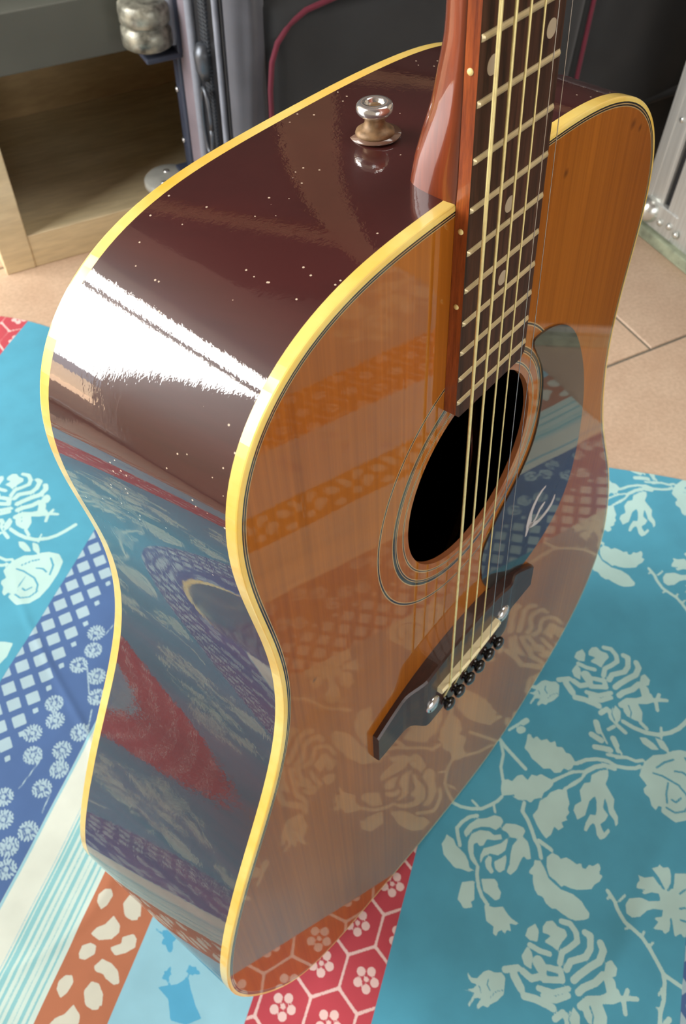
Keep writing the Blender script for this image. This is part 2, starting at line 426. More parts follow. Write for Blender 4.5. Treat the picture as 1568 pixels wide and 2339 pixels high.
mb = MB(); mb.tube([cl(u, SO1+.0055, z) for u, z in path], .0030, 8); mb.obj('red_piping', M['piping_red'], case, True)
mb = MB(); mb.tube([cl(u, SO1-.003, z) for u, z in ((.70, .10), (.76, .118), (.82, .128), (.9, .132), (.98, .13))], .006, 8); mb.obj('seam_roll', M['black_fabric'], case, True)
# wheels: the case lies on its side, so their axles stand upright
def place(prof, u, o, z, axis='z', n=32, mb=None):
    mb = mb or MB(); loc = Vector(cl(u, o, z)); mb.lathe(prof, Matrix.Translation(loc), n); return mb
wheel_prof = [(.006, 0), (.024, 0), (.0285, .003), (.0292, .012), (.0285, .021), (.0255, .0235), (.0255, .0262), (.0285, .0285), (.029, .038), (.028, .046), (.024, .050), (.006, .050)]
place(wheel_prof, .188, .036, .262).obj('wheel', M['wheel'], case, True)
place(wheel_prof, .188, .036, .012).obj('wheel', M['wheel'], case, True)
mb = MB()
rbox(mb, .2165, .228, .016, .052, .252, .36); rbox(mb, .178, .222, .016, .052, .247, .254); rbox(mb, .2, .226, .012, .020, .25, .34)
mb.v = [tuple(inv @ Vector(q)) for q in mb.v]; h1 = mb.obj('wheel_housing', M['blue_plastic'], case, bevel=.002)
mb = MB(); mb.tube([cl(.2145, .046, z) for z in (.262, .272, .3, .36)], [.004, .0062, .0062, .0062], 10); mb.obj('housing_rib', M['piping_grey'], case, True)
lo = MB(); loc = cl(.190, .034, .084)
lo.lathe([(.001, .0), (.03, .0), (.033, .003), (.033, .009), (.030, .012), (.012, .0135), (.001, .0135)], Matrix.Translation(Vector(loc)), 36)
hb = lo.obj('wheel_housing', M['grey_plastic'], case, True); hb['label'] = 'pale grey wheel cap with screws'
for du, do in ((-.012, .012), (.008, .016), (.0, -.012)):
    s = place([(.0001, .0), (.0042, .0), (.0038, .0022), (.0001, .003)], .190+du, .034+do, .0962, n=14)
    s2 = mesh_obj('screw', s.v, s.f, M['chrome'], hb, True)
    s2.matrix_parent_inverse = Matrix.Identity(4)
rbx = robj('housing_web', M['blue_plastic'], [(.205, .226, .016, .05, .01, .10)], case, bevel=.002)
for z in (.20, .135):
    s = MB(); s.lathe([(.0001, 0), (.0035, 0), (.003, .002), (.0001, .0025)], Matrix.Translation(Vector(cl(SU0-.0045, .026, z))) @ Matrix.Rotation(-math.pi/2, 4, 'Y'), 12); s.obj('screw', M['chrome'], case, True)

# ------------------------------------------------------------------ flight case
KU = .786; KO = .300
fc = empty('flight_case', room_matrix(KU+.2, KO+.3, FZ), 'white aluminium edged flight case standing on the tiles beside the guitar', 'case')
finv = fc.matrix_world.inverted()
def fl(u, o, z): return tuple(finv @ Vector(R3(u, o, z)))
robj('panel', M['case_panel'], [(KU+.003, KU+.42, KO-.013, KO+.62, .018, .6)], fc)
def strip(o0, o1, z0, z1, th, ribs):
    bx = [(KU-th, KU+.004, o0, o1, z0, z1)]
    n = ribs
    for k in range(n):
        c = o0+(o1-o0)*(k+.5)/n; w = (o1-o0)/n*.3
        bx.append((KU-th-.0008, KU, c-w, c+w, z0+.001, z1-.001))
    return bx
robj('edge_profile', M['alu'], strip(-.016+KO, .0225+KO, .048, .6, .003, 2), fc, bevel=.0008)
robj('lid_profile', M['alu'], strip(.0335+KO, .095+KO, .02, .6, .003, 4), fc, bevel=.0008)
robj('base_profile', M['alu'], [(KU-.002, KU+.42, KO-.016, KO+.62, .013, .022)], fc)
pd = robj('base_pad', M['moss'], [(KU-.012, KU+.40, KO-.024, KO+.62, FZ, .013)], fc, bevel=.002); pd['label'] = 'mottled grey-green base pad'
mb = MB(); rbox(mb, KU-.0055, KU+.004, KO-.012, KO+.055, .014, .052); mb.v = [tuple(finv @ Vector(q)) for q in mb.v]
pl_ = mb.obj('corner_plate', M['alu'], fc, bevel=.002)
sph = []
for i in range(9):
    a = math.pi/2*(i/8); sph.append((.0185*math.cos(a), .0185*math.sin(a)))
mb = MB()
Mx = Matrix.Translation(Vector(fl(KU-.003, KO+.004, .036))) @ Matrix.Rotation(-math.pi/2, 4, 'Y')
mb.lathe([(.0185, -.004)]+sph, Mx, 28); mb.obj('ball_corner', M['rivet'], fc, True)
for o_, z_ in ((.030, .030), (.047, .034), (.062, .030)):
    mb = MB(); mb.lathe([(.005, 0), (.0045, .0025), (.002, .004), (.0001, .0042)], Matrix.Translation(Vector(fl(KU-.0055, KO+o_, z_))) @ Matrix.Rotation(-math.pi/2, 4, 'Y'), 14)
    mb.obj('rivet', M['rivet'], fc, True)
for z_ in (.165, .30):
    mb = MB(); mb.lathe([(.004, 0), (.0035, .0018), (.0001, .0024)], Matrix.Translation(Vector(fl(KU-.0035, KO+.008, z_))) @ Matrix.Rotation(-math.pi/2, 4, 'Y'), 14)
    mb.obj('rivet', M['rivet'], fc, True)

# ------------------------------------------------------------------ patchwork cloth
TH = math.radians(21.5)
EU = np.array([math.cos(TH), math.sin(TH)]); EV = np.array([-math.sin(TH), math.cos(TH)])
G1 = [[0,0,871,-778,879,-804,837,-830,877,-859,846,-901,877,-951,848,-983,881,-1023,827,-1041,839,-1093,796,-1127,797,-1163,768,-1194,737,-1217,673,-1200,644,-1169,651,-1132,606,-1112,585,-1062,615,-1022,595,-963,627,-912,657,-853,704,-817,730,-776,801,-781],[0,0,386,-644,411,-693,405,-730,467,-762,490,-803,455,-854,515,-878,515,-923,544,-954,531,-1000,521,-1055,479,-1071,432,-1044,392,-1006,343,-997,315,-941,269,-914,284,-876,263,-810,275,-764,305,-784,254,-671,313,-650],[0,0,457,-1119,470,-1187,419,-1203,363,-1229,314,-1220,285,-1241,240,-1214,220,-1234,187,-1188,150,-1211,111,-1174,134,-1136,59,-1123,13,-1088,44,-1049,92,-1006,120,-984,171,-949,236,-981,311,-985,365,-1037,408,-1056],[0,0,-209,-300,-223,-338,-231,-366,-274,-394,-301,-443,-323,-482,-370,-518,-415,-537,-425,-581,-448,-536,-443,-475,-451,-426,-411,-366,-377,-315,-295,-278,-255,-294],[1,15,23,-508,-11,-446,-71,-398,-134,-369,-197,-393,-264,-425],[0,0,-140,-431,-69,-459,-6,-515,26,-586,73,-646,72,-699,45,-726,-4,-714,-50,-680,-41,-626,-58,-561,-100,-500,-184,-459,-165,-437],[0,0,-211,-482,-146,-493,-92,-551,-74,-633,-96,-673,-70,-727,-108,-744,-137,-681,-148,-623,-204,-609,-223,-579,-197,-552,-222,-528,-302,-545,-363,-593,-384,-580,-349,-530,-276,-493],[0,0,-284,-601,-228,-615,-191,-675,-143,-742,-65,-795,-128,-790,-190,-786,-248,-738,-253,-671,-292,-628,-355,-616,-326,-602],[0,0,-29,-719,35,-750,53,-832,46,-894,18,-916,-31,-900,-59,-948,-111,-974,-189,-997,-207,-966,-183,-937,-231,-920,-313,-902,-367,-863,-354,-827,-291,-839,-209,-832,-131,-834,-58,-871,-71,-805,-38,-772],[0,0,-303,-648,-269,-674,-287,-695,-345,-699,-385,-732,-408,-712,-374,-663,-329,-645],[0,0,-306,-716,-267,-759,-219,-800,-275,-811,-343,-808,-380,-773,-358,-735],[1,16,747,-553,695,-609,627,-705,548,-819],[1,13,721,-568,617,-611,500,-612,389,-653],[1,14,64,-287,52,-361,62,-447,89,-529,147,-596,200,-646,246,-672],[1,11,133,-440,103,-491],[1,11,155,-620,99,-645],[1,16,253,-864,179,-861,124,-914,51,-962,-24,-1001,-71,-1043,-155,-1075],[1,17,-22,-1035,-64,-1144],[1,12,858,-614,929,-675,972,-713],[1,31,883,-706,900,-726],[1,26,964,-719,994,-746],[1,11,713,-1203,744,-1268],[1,11,523,-1064,587,-1142,639,-1214,665,-1279],[1,11,476,-1177,537,-1220,606,-1288],[1,17,725,-1228,784,-1304,821,-1392,834,-1482,810,-1562,822,-1652,846,-1726,875,-1761],[1,12,503,-1056,566,-1122,644,-1210,680,-1319],[1,12,672,-1320,595,-1286,539,-1241,475,-1167],[1,20,680,-1319,744,-1387,786,-1466,781,-1550],[1,15,891,-1552,920,-1641,911,-1719,939,-1777],[1,22,926,-1362,945,-1445,941,-1500],[1,18,1014,-1537,953,-1560],[1,14,891,-1475,908,-1604],[0,0,663,-1367,726,-1435,756,-1500,692,-1508,622,-1494,577,-1530,514,-1583,436,-1585,372,-1630,312,-1637,283,-1618,333,-1605,379,-1555,450,-1531,504,-1502,408,-1500,362,-1550,310,-1534,266,-1496,202,-1534,260,-1570,225,-1582,161,-1546,135,-1513,169,-1480,225,-1465,265,-1445,234,-1419,173,-1398,173,-1373,244,-1381,323,-1407,329,-1451,376,-1452,452,-1441,493,-1421,433,-1384,351,-1373,301,-1366,243,-1307,278,-1295,316,-1267,366,-1274,412,-1320,499,-1292,573,-1319,598,-1369],[0,0,792,-1762,927,-1793,1017,-1861,1057,-1957,1112,-2021,1140,-2080,1149,-2186,1082,-2266,940,-2290,760,-2287,624,-2259,535,-2199,477,-2095,499,-2042,531,-1973,579,-1976,578,-1947,532,-1929,559,-1890,624,-1869,648,-1822,685,-1810,726,-1836,762,-1795],[3,10,912,-1901,983,-1963,1032,-2035],[3,9,854,-1876,854,-1952,836,-2021,814,-2105],[3,9,928,-2051,942,-2118,918,-2172],[3,9,583,-2013,561,-2088,602,-2165,685,-2203],[3,9,807,-2008,700,-2003,624,-2017],[3,9,667,-2050,655,-2088,708,-2128],[3,9,806,-2106,754,-2169,696,-2188],[3,10,1080,-2130,1009,-2196,900,-2218],[0,0,-213,-1131,-135,-1118,-87,-1154,-92,-1205,-113,-1230,-86,-1269,-98,-1322,-115,-1360,-90,-1393,-129,-1405,-127,-1434,-84,-1456,-89,-1486,-45,-1530,-89,-1550,-129,-1541,-139,-1574,-188,-1556,-225,-1519,-264,-1503,-290,-1443,-308,-1389,-312,-1333,-305,-1289,-325,-1271,-293,-1216,-274,-1163],[0,0,-188,-1027,-179,-1073,-227,-1116,-294,-1161,-318,-1212,-346,-1270,-345,-1295,-350,-1366,-382,-1441,-419,-1474,-454,-1514,-489,-1512,-513,-1481,-541,-1415,-538,-1359,-520,-1298,-501,-1255,-512,-1224,-489,-1173,-447,-1140,-447,-1100,-412,-1067,-359,-1044,-308,-1035,-306,-1000,-269,-1007,-235,-1028],[1,14,-382,-598,-448,-606,-537,-639,-597,-679,-644,-736],[0,0,-541,-504,-498,-596,-579,-614,-640,-628,-660,-605,-699,-627,-727,-560,-697,-533,-675,-501,-616,-501],[0,0,-469,-645,-436,-747,-459,-779,-490,-785,-519,-818,-572,-815,-595,-786,-568,-727,-556,-684,-504,-659],[0,0,-652,-711,-646,-790,-619,-852,-658,-892,-684,-931,-702,-994,-720,-977,-724,-925,-779,-949,-777,-916,-813,-903,-789,-879,-811,-851,-850,-846,-835,-816,-786,-812,-762,-748]]
G2 = [[0,0,1761,-1057,1822,-1067,1873,-1118,1828,-1153,1748,-1155,1741,-1098],[0,0,1870,-1176,1918,-1199,1938,-1244,1906,-1288,1903,-1346,1865,-1370,1809,-1339,1732,-1310,1752,-1269,1763,-1201,1825,-1250,1826,-1182],[1,22,1954,-1310,1959,-1377,1908,-1432,1846,-1449,1784,-1399,1733,-1348,1654,-1344],[1,25,1930,-1497,1921,-1541,1823,-1552,1758,-1526,1690,-1420,1628,-1400],[1,27,1891,-1621,1844,-1649,1759,-1630,1693,-1562,1616,-1495,1572,-1463],[1,27,1672,-1667,1602,-1619,1544,-1541,1501,-1509],[0,0,1764,-1677,1797,-1711,1748,-1763,1692,-1759,1666,-1715,1697,-1674],[1,40,1636,-1723,1588,-1741],[1,28,1563,-1762,1502,-1676,1473,-1587,1414,-1538],[1,17,1526,-1748,1563,-1827,1591,-1931],[1,17,1627,-1858,1545,-1838,1467,-1859],[0,0,1474,-1688,1567,-1743,1616,-1794,1539,-1820,1501,-1769],[0,0,1614,-1055,1692,-1086,1661,-1129,1544,-1146,1558,-1087],[1,43,1612,-1184,1579,-1217],[1,20,1708,-1103,1690,-1182,1692,-1258],[1,25,1513,-1084,1482,-1155,1532,-1242],[1,23,1597,-1271,1603,-1356,1545,-1382,1506,-1246],[1,20,1437,-1218,1442,-1330,1503,-1434],[1,21,1398,-1261,1396,-1355,1456,-1440],[1,27,1353,-1127,1359,-1210,1348,-1305,1339,-1344],[1,24,1275,-1371,1332,-1419],[0,0,1305,-1431,1396,-1485,1352,-1541,1281,-1549,1198,-1518,1248,-1448],[0,0,1410,-1557,1498,-1630,1482,-1678,1404,-1732,1312,-1737,1303,-1679,1320,-1604,1360,-1567],[1,17,1137,-1457,1183,-1501],[1,19,1199,-1536,1155,-1605],[1,20,1258,-1574,1228,-1669,1213,-1779,1227,-1886,1282,-1989,1344,-2056,1424,-2111,1527,-2169],[1,17,1298,-1725,1255,-1784],[1,12,1305,-1906,1206,-1915],[0,0,1150,-1727,1164,-1784,1128,-1859,1084,-1908,1064,-1847,1097,-1764],[0,0,1189,-1862,1183,-1935,1119,-1985,1081,-1988,1106,-1915],[1,25,1482,-956,1522,-1045],[1,30,1462,-1030,1396,-1093],[1,28,1172,-1343,1091,-1377],[1,27,1041,-1320,1009,-1406],[1,27,1063,-1507,1004,-1541],[1,25,930,-1362,945,-1486],[1,9,1096,-1394,997,-1461],[1,11,1007,-1523,941,-1593],[1,15,-238,-1626,-301,-1690,-354,-1717,-436,-1782,-472,-1854,-509,-1926,-569,-1986,-640,-2046,-706,-2098,-769,-2117,-891,-2121,-988,-2104,-1077,-2106],[1,15,-716,-2106,-742,-2180,-770,-2267],[1,10,-298,-1633,-269,-1658],[1,10,-232,-1762,-290,-1723],[1,10,-460,-1934,-507,-1912],[1,10,-516,-2007,-558,-1978],[1,10,-486,-1791,-455,-1825],[1,10,-867,-2083,-809,-2107],[1,9,-961,-2076,-957,-2108],[0,0,-302,-1773,-246,-1795,-214,-1881,-222,-1945,-190,-2032,-138,-2020,-147,-1958,-182,-1906,-175,-1884,-139,-1909,-154,-1840,-111,-1843,-83,-1861,-46,-1843,-52,-1893,-22,-1960,-65,-2006,-86,-2029,-16,-2002,34,-1934,66,-1987,91,-1999,72,-2029,95,-2076,43,-2095,-27,-2101,-84,-2078,-62,-2124,59,-2122,87,-2209,98,-2287,-44,-2310,-163,-2284,-251,-2310,-386,-2265,-411,-2227,-385,-2205,-426,-2161,-359,-2142,-311,-2124,-394,-2118,-430,-2087,-404,-2065,-421,-1992,-354,-2033,-334,-1990,-306,-2056,-251,-2058,-268,-1984,-296,-1938,-360,-1890,-386,-1831,-366,-1787],[3,9,34,-1934,-21,-1999,-89,-2050],[3,9,57,-2116,-28,-2118,-89,-2085],[3,9,-304,-2124,-374,-2138,-409,-2133],[3,9,-38,-2220,-87,-2175],[3,9,-183,-2224,-203,-2184],[3,9,-287,-2238,-287,-2197],[3,6,1383,-1477,1297,-1469,1235,-1504],[3,6,1435,-1600,1372,-1635,1319,-1632],[0,0,1382,-691,1351,-724,1359,-767,1419,-805,1442,-839,1438,-884,1454,-933,1430,-969,1373,-975,1316,-980,1257,-942,1221,-899,1194,-886,1198,-847,1153,-813,1190,-805,1245,-831,1229,-783,1157,-755,1169,-740,1234,-763,1260,-770,1257,-688,1283,-752,1322,-782,1318,-731,1349,-699],[3,5,1380,-852,1343,-847,1307,-880],[3,5,1340,-963,1313,-917,1264,-890],[3,5,1315,-796,1275,-817]]
LV = [[-1461,2161,-1445,2113,-1484,2080,-1562,2091,-1608,2121,-1565,2176,-1512,2190],[-1487,1937,-1482,1894,-1515,1846,-1587,1820,-1605,1861,-1595,1920,-1548,1948],[-1787,2119,-1732,2094,-1691,2043,-1616,2009,-1663,1931,-1713,1915,-1771,1948,-1808,2037],[-1830,1936,-1776,1866,-1733,1878,-1685,1804,-1713,1768,-1770,1754,-1826,1806,-1867,1873],[-1934,2140,-1880,2141,-1844,2089,-1847,2038,-1904,2022,-1962,2072,-1968,2117],[-1984,1989,-1916,1954,-1923,1871,-1954,1803,-2027,1754,-2050,1790,-2028,1870,-2007,1899,-2011,1958],[-2152,1980,-2078,1958,-2074,1899,-2128,1837,-2198,1809,-2220,1875,-2230,1930]]
def poly_sd(px, py, P):
    """signed distance to a polygon, negative inside"""
    d = np.full(px.shape, 1e9); ins = np.zeros(px.shape, bool); n = len(P)
    for i in range(n):
        ax, ay = P[i]; bx, by = P[(i+1) % n]; ex, ey = bx-ax, by-ay; L = ex*ex+ey*ey+1e-18
        t = np.clip(((px-ax)*ex+(py-ay)*ey)/L, 0, 1)
        d = np.minimum(d, (px-ax-t*ex)**2+(py-ay-t*ey)**2)
        c = ((ay > py) != (by > py))
        ins ^= c & (px < (bx-ax)*(py-ay)/(by-ay+1e-18)+ax)
    d = np.sqrt(d); return np.where(ins, -d, d)
def line_sd(px, py, P, r):
    d = np.full(px.shape, 1e9)
    for i in range(len(P)-1):
        ax, ay = P[i]; bx, by = P[i+1]; ex, ey = bx-ax, by-ay; L = ex*ex+ey*ey+1e-18
        t = np.clip(((px-ax)*ex+(py-ay)*ey)/L, 0, 1)
        d = np.minimum(d, (px-ax-t*ex)**2+(py-ay-t*ey)**2)
    return np.sqrt(d)-r
def shapes_into(sd, uu, vv, shapes, du, dv):
    for g in shapes:
        P = np.array(g[2:], float).reshape(-1, 2)*1e-4+np.array([du, dv]); r = g[1]*1e-4; m = r+.004
        i0, i1 = np.searchsorted(uu, [P[:, 0].min()-m, P[:, 0].max()+m]); j0, j1 = np.searchsorted(vv, [P[:, 1].min()-m, P[:, 1].max()+m])
        if i1 <= i0 or j1 <= j0: continue
        px, py = np.meshgrid(uu[i0:i1], vv[j0:j1], indexing='ij')
        q = poly_sd(px, py, P) if g[0] in (0, 2) else line_sd(px, py, P, r)
        s = sd[i0:i1, j0:j1]
        sd[i0:i1, j0:j1] = np.minimum(s, q) if g[0] < 2 else np.maximum(s, -q)

def grid_axis(segs, cuts):
    a = [np.arange(s, e, st) for s, e, st in segs]; a = np.concatenate(a+[np.array([segs[-1][1]])])
    for c in cuts:
        a = a[np.abs(a-c) > .0006]; a = np.concatenate([a, [c-.0002, c+.0002]])
    return np.unique(a)
BANDS = [  # v0, v1, kind, shift of its print
    (-.85, -.6325, 'teal', -.6275), (-.6325, -.545, 'red', -.6228), (-.545, -.451, 'pale', -.6228), (-.451, -.4005, 'orange', -.6228), (-.4005, -.360, 'stripe', -.6228), (-.360, -.3245, 'white', -.6228), (-.3245, -.2245, 'navy', -.6135),
    (-.2245, -.0097, 'teal', 0), (-.0097, .078, 'red', 0), (.078, .172, 'pale', 0), (.172, .2225, 'orange', 0), (.2225, .263, 'stripe', 0), (.263, .289, 'white', 0), (.289, .389, 'navy', 0),
    (.389, .6195, 'teal', .6275), (.6195, .708, 'red', .6293), (.708, .802, 'pale', .63), (.802, .85, 'orange', .63)]
uu = grid_axis([(-.82, -.30, .006), (-.30, .30, .0014), (.30, .428, .0022)], [])
vv = grid_axis([(-.85, -.40, .004), (-.40, -.26, .002), (-.26, .42, .0014), (.42, .72, .0025), (.72, .85, .006)], [b[0] for b in BANDS[1:]])
nu, nv = len(uu), len(vv)
UUg, VVg = np.meshgrid(uu, vv, indexing='ij')
sd = np.full((nu, nv), .05)
gcol = np.zeros((nu, nv, 3)); pcol = np.zeros((nu, nv, 3))
COLS = {'teal': ((76, 160, 186), (182, 218, 212)), 'red': ((188, 66, 78), (230, 198, 192)), 'pale': ((150, 204, 220), (84, 172, 210)), 'orange': ((184, 114, 80), (214, 214, 196)),
        'stripe': ((206, 228, 218), (140, 200, 204)), 'white': ((218, 226, 212), (150, 200, 210)), 'navy': ((72, 104, 154), (166, 194, 204))}
daisies = [(.0592, .3308), (.0417, .3246), (.0238, .3302), (.0187, .3092), (.0001, .2995), (-.0172, .3328), (-.0317, .3236), (-.0486, .3362), (-.0663, .3260), (-.0353, .2975), (-.0544, .3045), (-.0704, .2985), (-.0897, .3041), (-.1063, .3304), (-.1228, .3206), (-.1247, .2971), (-.1406, .3053), (-.1567, .2982)]
for v0, v1, kind, dv in BANDS:
    j0, j1 = np.searchsorted(vv, [v0, v1]); 
    if v1 > .849: j1 = nv
    U, V = UUg[:, j0:j1], VVg[:, j0:j1]-dv
    gcol[:, j0:j1] = lin(COLS[kind][0]); pcol[:, j0:j1] = lin(COLS[kind][1])
    s = np.full(U.shape, .05)
    if kind == 'teal':
        for k, du in enumerate((0, .3255, -.2535, -.579)):
            if dv > 0 and du > 0: continue
            sh = .015 if dv else 0
            shapes_into(s, uu, vv[j0:j1], G1, du+sh, dv); shapes_into(s, uu, vv[j0:j1], G2, du+sh, dv)
    elif kind == 'red':
        a = .0353; x = (U+.1439)*.0306/.0358; y = V-.0374
        best = np.full(U.shape, 9.0); b2 = best.copy(); cx = np.zeros(U.shape); cy = np.zeros(U.shape)
        for off in (0, 1):
            kx = np.round((x/.0306-off)/2)*2+off; 
            base = kx*.0306
            yo = np.where(np.abs(kx) % 2 == 1, a/2, 0)
            ky = np.round((y-yo)/a)
            for dk in (-1, 0, 1):
                qx, qy = base, (ky+dk)*a+yo; d = np.hypot(x-qx, y-qy)
                nb = d < best; b2 = np.where(nb, best, np.minimum(b2, d)); cx = np.where(nb, qx, cx); cy = np.where(nb, qy, cy); best = np.minimum(best, d)
        net = (b2-best)/1.9-.0010
        dx, dy = (x-cx)/.0306*.0358, y-cy
        ang = np.arctan2(dy, dx)+.35; rr = np.hypot(dx, dy)
        k5 = np.round(ang/(2*math.pi/5))*(2*math.pi/5)
        pet = np.hypot(rr*np.cos(ang-k5)-.0066, rr*np.sin(ang-k5))-.0033
        s = np.minimum(net, np.minimum(pet, rr-.0019))
    elif kind == 'orange':
        for du in [k*.064 for k in range(-9, 11)]:
            shapes_into(s, uu, vv[j0:j1]-dv, [[0, 0]+l for l in LV[:]], du, 0)
    elif kind == 'stripe':
        for c, w in ((.2275, .0009), (.2325, .0014), (.2375, .0006), (.2425, .0016), (.2475, .0008), (.2525, .0012), (.258, .0018), (.2622, .001)):
            s = np.minimum(s, np.abs(V-c)-w)
    elif kind == 'white':
        s = np.minimum(np.abs(V-.2645)-.0006, np.abs(V-.2882)-.0016)
    elif kind == 'navy':
        for k, vr in enumerate((.3906, .3783, .3660, .3535)):
            u0 = .0420+.0112*k
            d = np.abs((U-u0+.01175) % .0235-.01175)/.0080+np.abs(V-vr)/.0078-1
            s = np.minimum(s, d*.006)
        u0 = .0420-.0002
        d = np.abs((U-u0+.01175) % .0235-.01175)/.0036+np.abs(V-.3450)/.0032-1
        s = np.minimum(s, d*.003)
        px, py = U, V
        for sh in (0, .228, -.228, .456, -.456):
            for k, (a, b) in enumerate(daisies):
                a += sh; i0, i1 = np.searchsorted(uu, [a-.012, a+.012])
                if i1 <= i0: continue
                dx, dy = px[i0:i1]-a, py[i0:i1]-b; r = np.hypot(dx, dy); an = np.arctan2(dy, dx)
                w = np.cos(an*17)
                q = np.maximum(r-.0088+.0006*(1-w), .0030-r)
                q = np.maximum(q, (-.35-w)*r*.12)
                q = np.minimum(q, r-.0020)
                s[i0:i1] = np.minimum(s[i0:i1], q)
        for a, b in (((.0238, .3215), (.0005, .3075)), ((-.0663, .3175), (-.096, .322)), ((.0592, .322), (.085, .316)), ((-.0897, .2955), (-.108, .2935)), ((-.012, .298), (-.03, .292))):
            s = np.minimum(s, line_sd(U, V, [a, b], .0006))
    elif kind == 'pale':
        r = np.random.default_rng(11)
        for k in range(70):
            cu, cv = r.uniform(-.6, .42), r.uniform(.085, .166); an = r.uniform(0, 3.14); L = r.uniform(.004, .011)
            i0, i1 = np.searchsorted(uu, [cu-.03, cu+.03])
            if i1 <= i0: continue
            dx, dy = U[i0:i1]-cu, V[i0:i1]-cv; x, y = dx*math.cos(an)+dy*math.sin(an), -dx*math.sin(an)+dy*math.cos(an)
            s[i0:i1] = np.minimum(s[i0:i1], (np.hypot(x/L, y/(L*.55))-1+.25*np.sin(np.arctan2(y, x)*5+k))*L*.5)
            s[i0:i1] = np.minimum(s[i0:i1], line_sd(U[i0:i1], V[i0:i1], [(cu, cv), (cu+.02*math.cos(an+1), cv+.012*math.sin(an+1))], .0006))
        shapes_into(s, uu, vv[j0:j1]-dv, [[0, 0, -2130, 1300, -2010, 1370, -1960, 1480, -1900, 1350, -1830, 1290, -1900, 1240, -1990, 1160, -2050, 1090, -2120, 1180]], 0, 0)
    sd[:, j0:j1] = s
# wrinkles
def wob(U, V):
    z = .0007*np.sin(U*34+V*9+1.0)*np.sin(V*27-U*6)+.0006*np.sin((U*.4-V*.9)*46+.8*np.sin(U*20))+.0004*np.sin(U*80+V*35)
    z += .0016*np.exp(-((V+.17+.25*(U+.1))/.010)**2)*np.clip((.08-U)/.15, 0, 1)
    z += .0014*np.exp(-((V+.045-.5*(U+.15))/.012)**2)*np.clip((.02-U)/.12, 0, 1)
    z += .0012*np.exp(-((V-.335-.12*np.sin(U*11))/.006)**2)*np.clip((.12-U)/.12, 0, 1)
    return z
Zg = wob(UUg, VVg)-.0006
XY = UUg[..., None]*EU+VVg[..., None]*EV
msk = np.exp(-((XY[..., 1]-.095)/.055)**2)*np.exp(-(XY[..., 0]/.17)**4)      # pressed flat under the guitar
Zg = Zg*(1-msk)-.0028*msk
# edge of the cloth is not ruler straight
XY += (np.clip((UUg-.30)/.13, 0, 1)*.006*np.sin(VVg*23))[..., None]*EU
co = np.concatenate([XY.reshape(-1, 2), Zg.reshape(-1, 1)], 1)
idx = np.arange(nu*nv).reshape(nu, nv)
q = np.stack([idx[:-1, :-1], idx[1:, :-1], idx[1:, 1:], idx[:-1, 1:]], -1).reshape(-1, 4)
rim = np.concatenate([idx[:, 0], idx[-1, 1:], idx[:-1, -1][::-1], idx[0, 1:-1][::-1]])
lowv = co[rim].copy(); lowv[:, 2] = FZ+.0003
nr = len(rim); base = nu*nv
side = np.stack([rim, base+np.arange(nr), base+(np.arange(nr)+1) % nr, np.roll(rim, -1)], -1)
co = np.concatenate([co, lowv]); faces = np.concatenate([q, side])
me = bpy.data.meshes.new('patchwork_cloth')
me.vertices.add(len(co)); me.vertices.foreach_set('co', co.astype(np.float32).ravel())
me.loops.add(faces.size); me.loops.foreach_set('vertex_index', faces.astype(np.int32).ravel())
me.polygons.add(len(faces)); me.polygons.foreach_set('loop_start', np.arange(0, faces.size, 4, dtype=np.int32))
me.polygons.foreach_set('use_smooth', np.ones(len(faces), bool))
me.update(calc_edges=True)
def attr(name, kind, arr, key):
    a = me.attributes.new(name, kind, 'POINT'); a.data.foreach_set(key, arr.astype(np.float32).ravel())
ext = lambda A: np.concatenate([A.reshape(nu*nv, -1), A.reshape(nu*nv, -1)[rim]])
attr('motif', 'FLOAT', ext(sd)*1000, 'value')
attr('ground', 'FLOAT_COLOR', np.concatenate([ext(gcol), np.ones((len(co), 1))], 1), 'color')
attr('print', 'FLOAT_COLOR', np.concatenate([ext(pcol), np.ones((len(co), 1))], 1), 'color')
qm = N('printed_cotton')
a0 = qm.n('ShaderNodeAttribute', attribute_name='motif'); a1 = qm.n('ShaderNodeAttribute', attribute_name='ground'); a2 = qm.n('ShaderNodeAttribute', attribute_name='print')
vec = qm.obj(); wv = qm.noise(vec, 900, 2); jit = qm.math('MULTIPLY_ADD', wv, .7); 
jit.node.inputs[2].default_value = -.35
ss = qm.n('ShaderNodeMapRange', interpolation_type='SMOOTHSTEP'); qm.set(ss.inputs['Value'], qm.math('ADD', a0.outputs['Fac'], jit))
ss.inputs['From Min'].default_value = -.35; ss.inputs['From Max'].default_value = .35; ss.inputs['To Min'].default_value = 1; ss.inputs['To Max'].default_value = 0
tone = qm.ramp(qm.noise(vec, 28, 3), [(.3, (.93, .93, .93)), (.7, (1.05, 1.05, 1.05))])
qm.p(Base_Color=qm.mix(1.0, qm.mix(ss.outputs[0], a1.outputs['Color'], a2.outputs['Color']), tone, 'MULTIPLY'), Roughness=.85, Sheen_Weight=.15)
qm.bump(qm.noise(vec, 1800, 1), .15, .0004)
me.materials.append(qm.m)
cloth = bpy.data.objects.new('patchwork_cloth', me); C.objects.link(cloth)
cloth['label'] = 'cotton cloth printed with teal roses, navy daisies and striped bands under the guitar'; cloth['category'] = 'cloth'

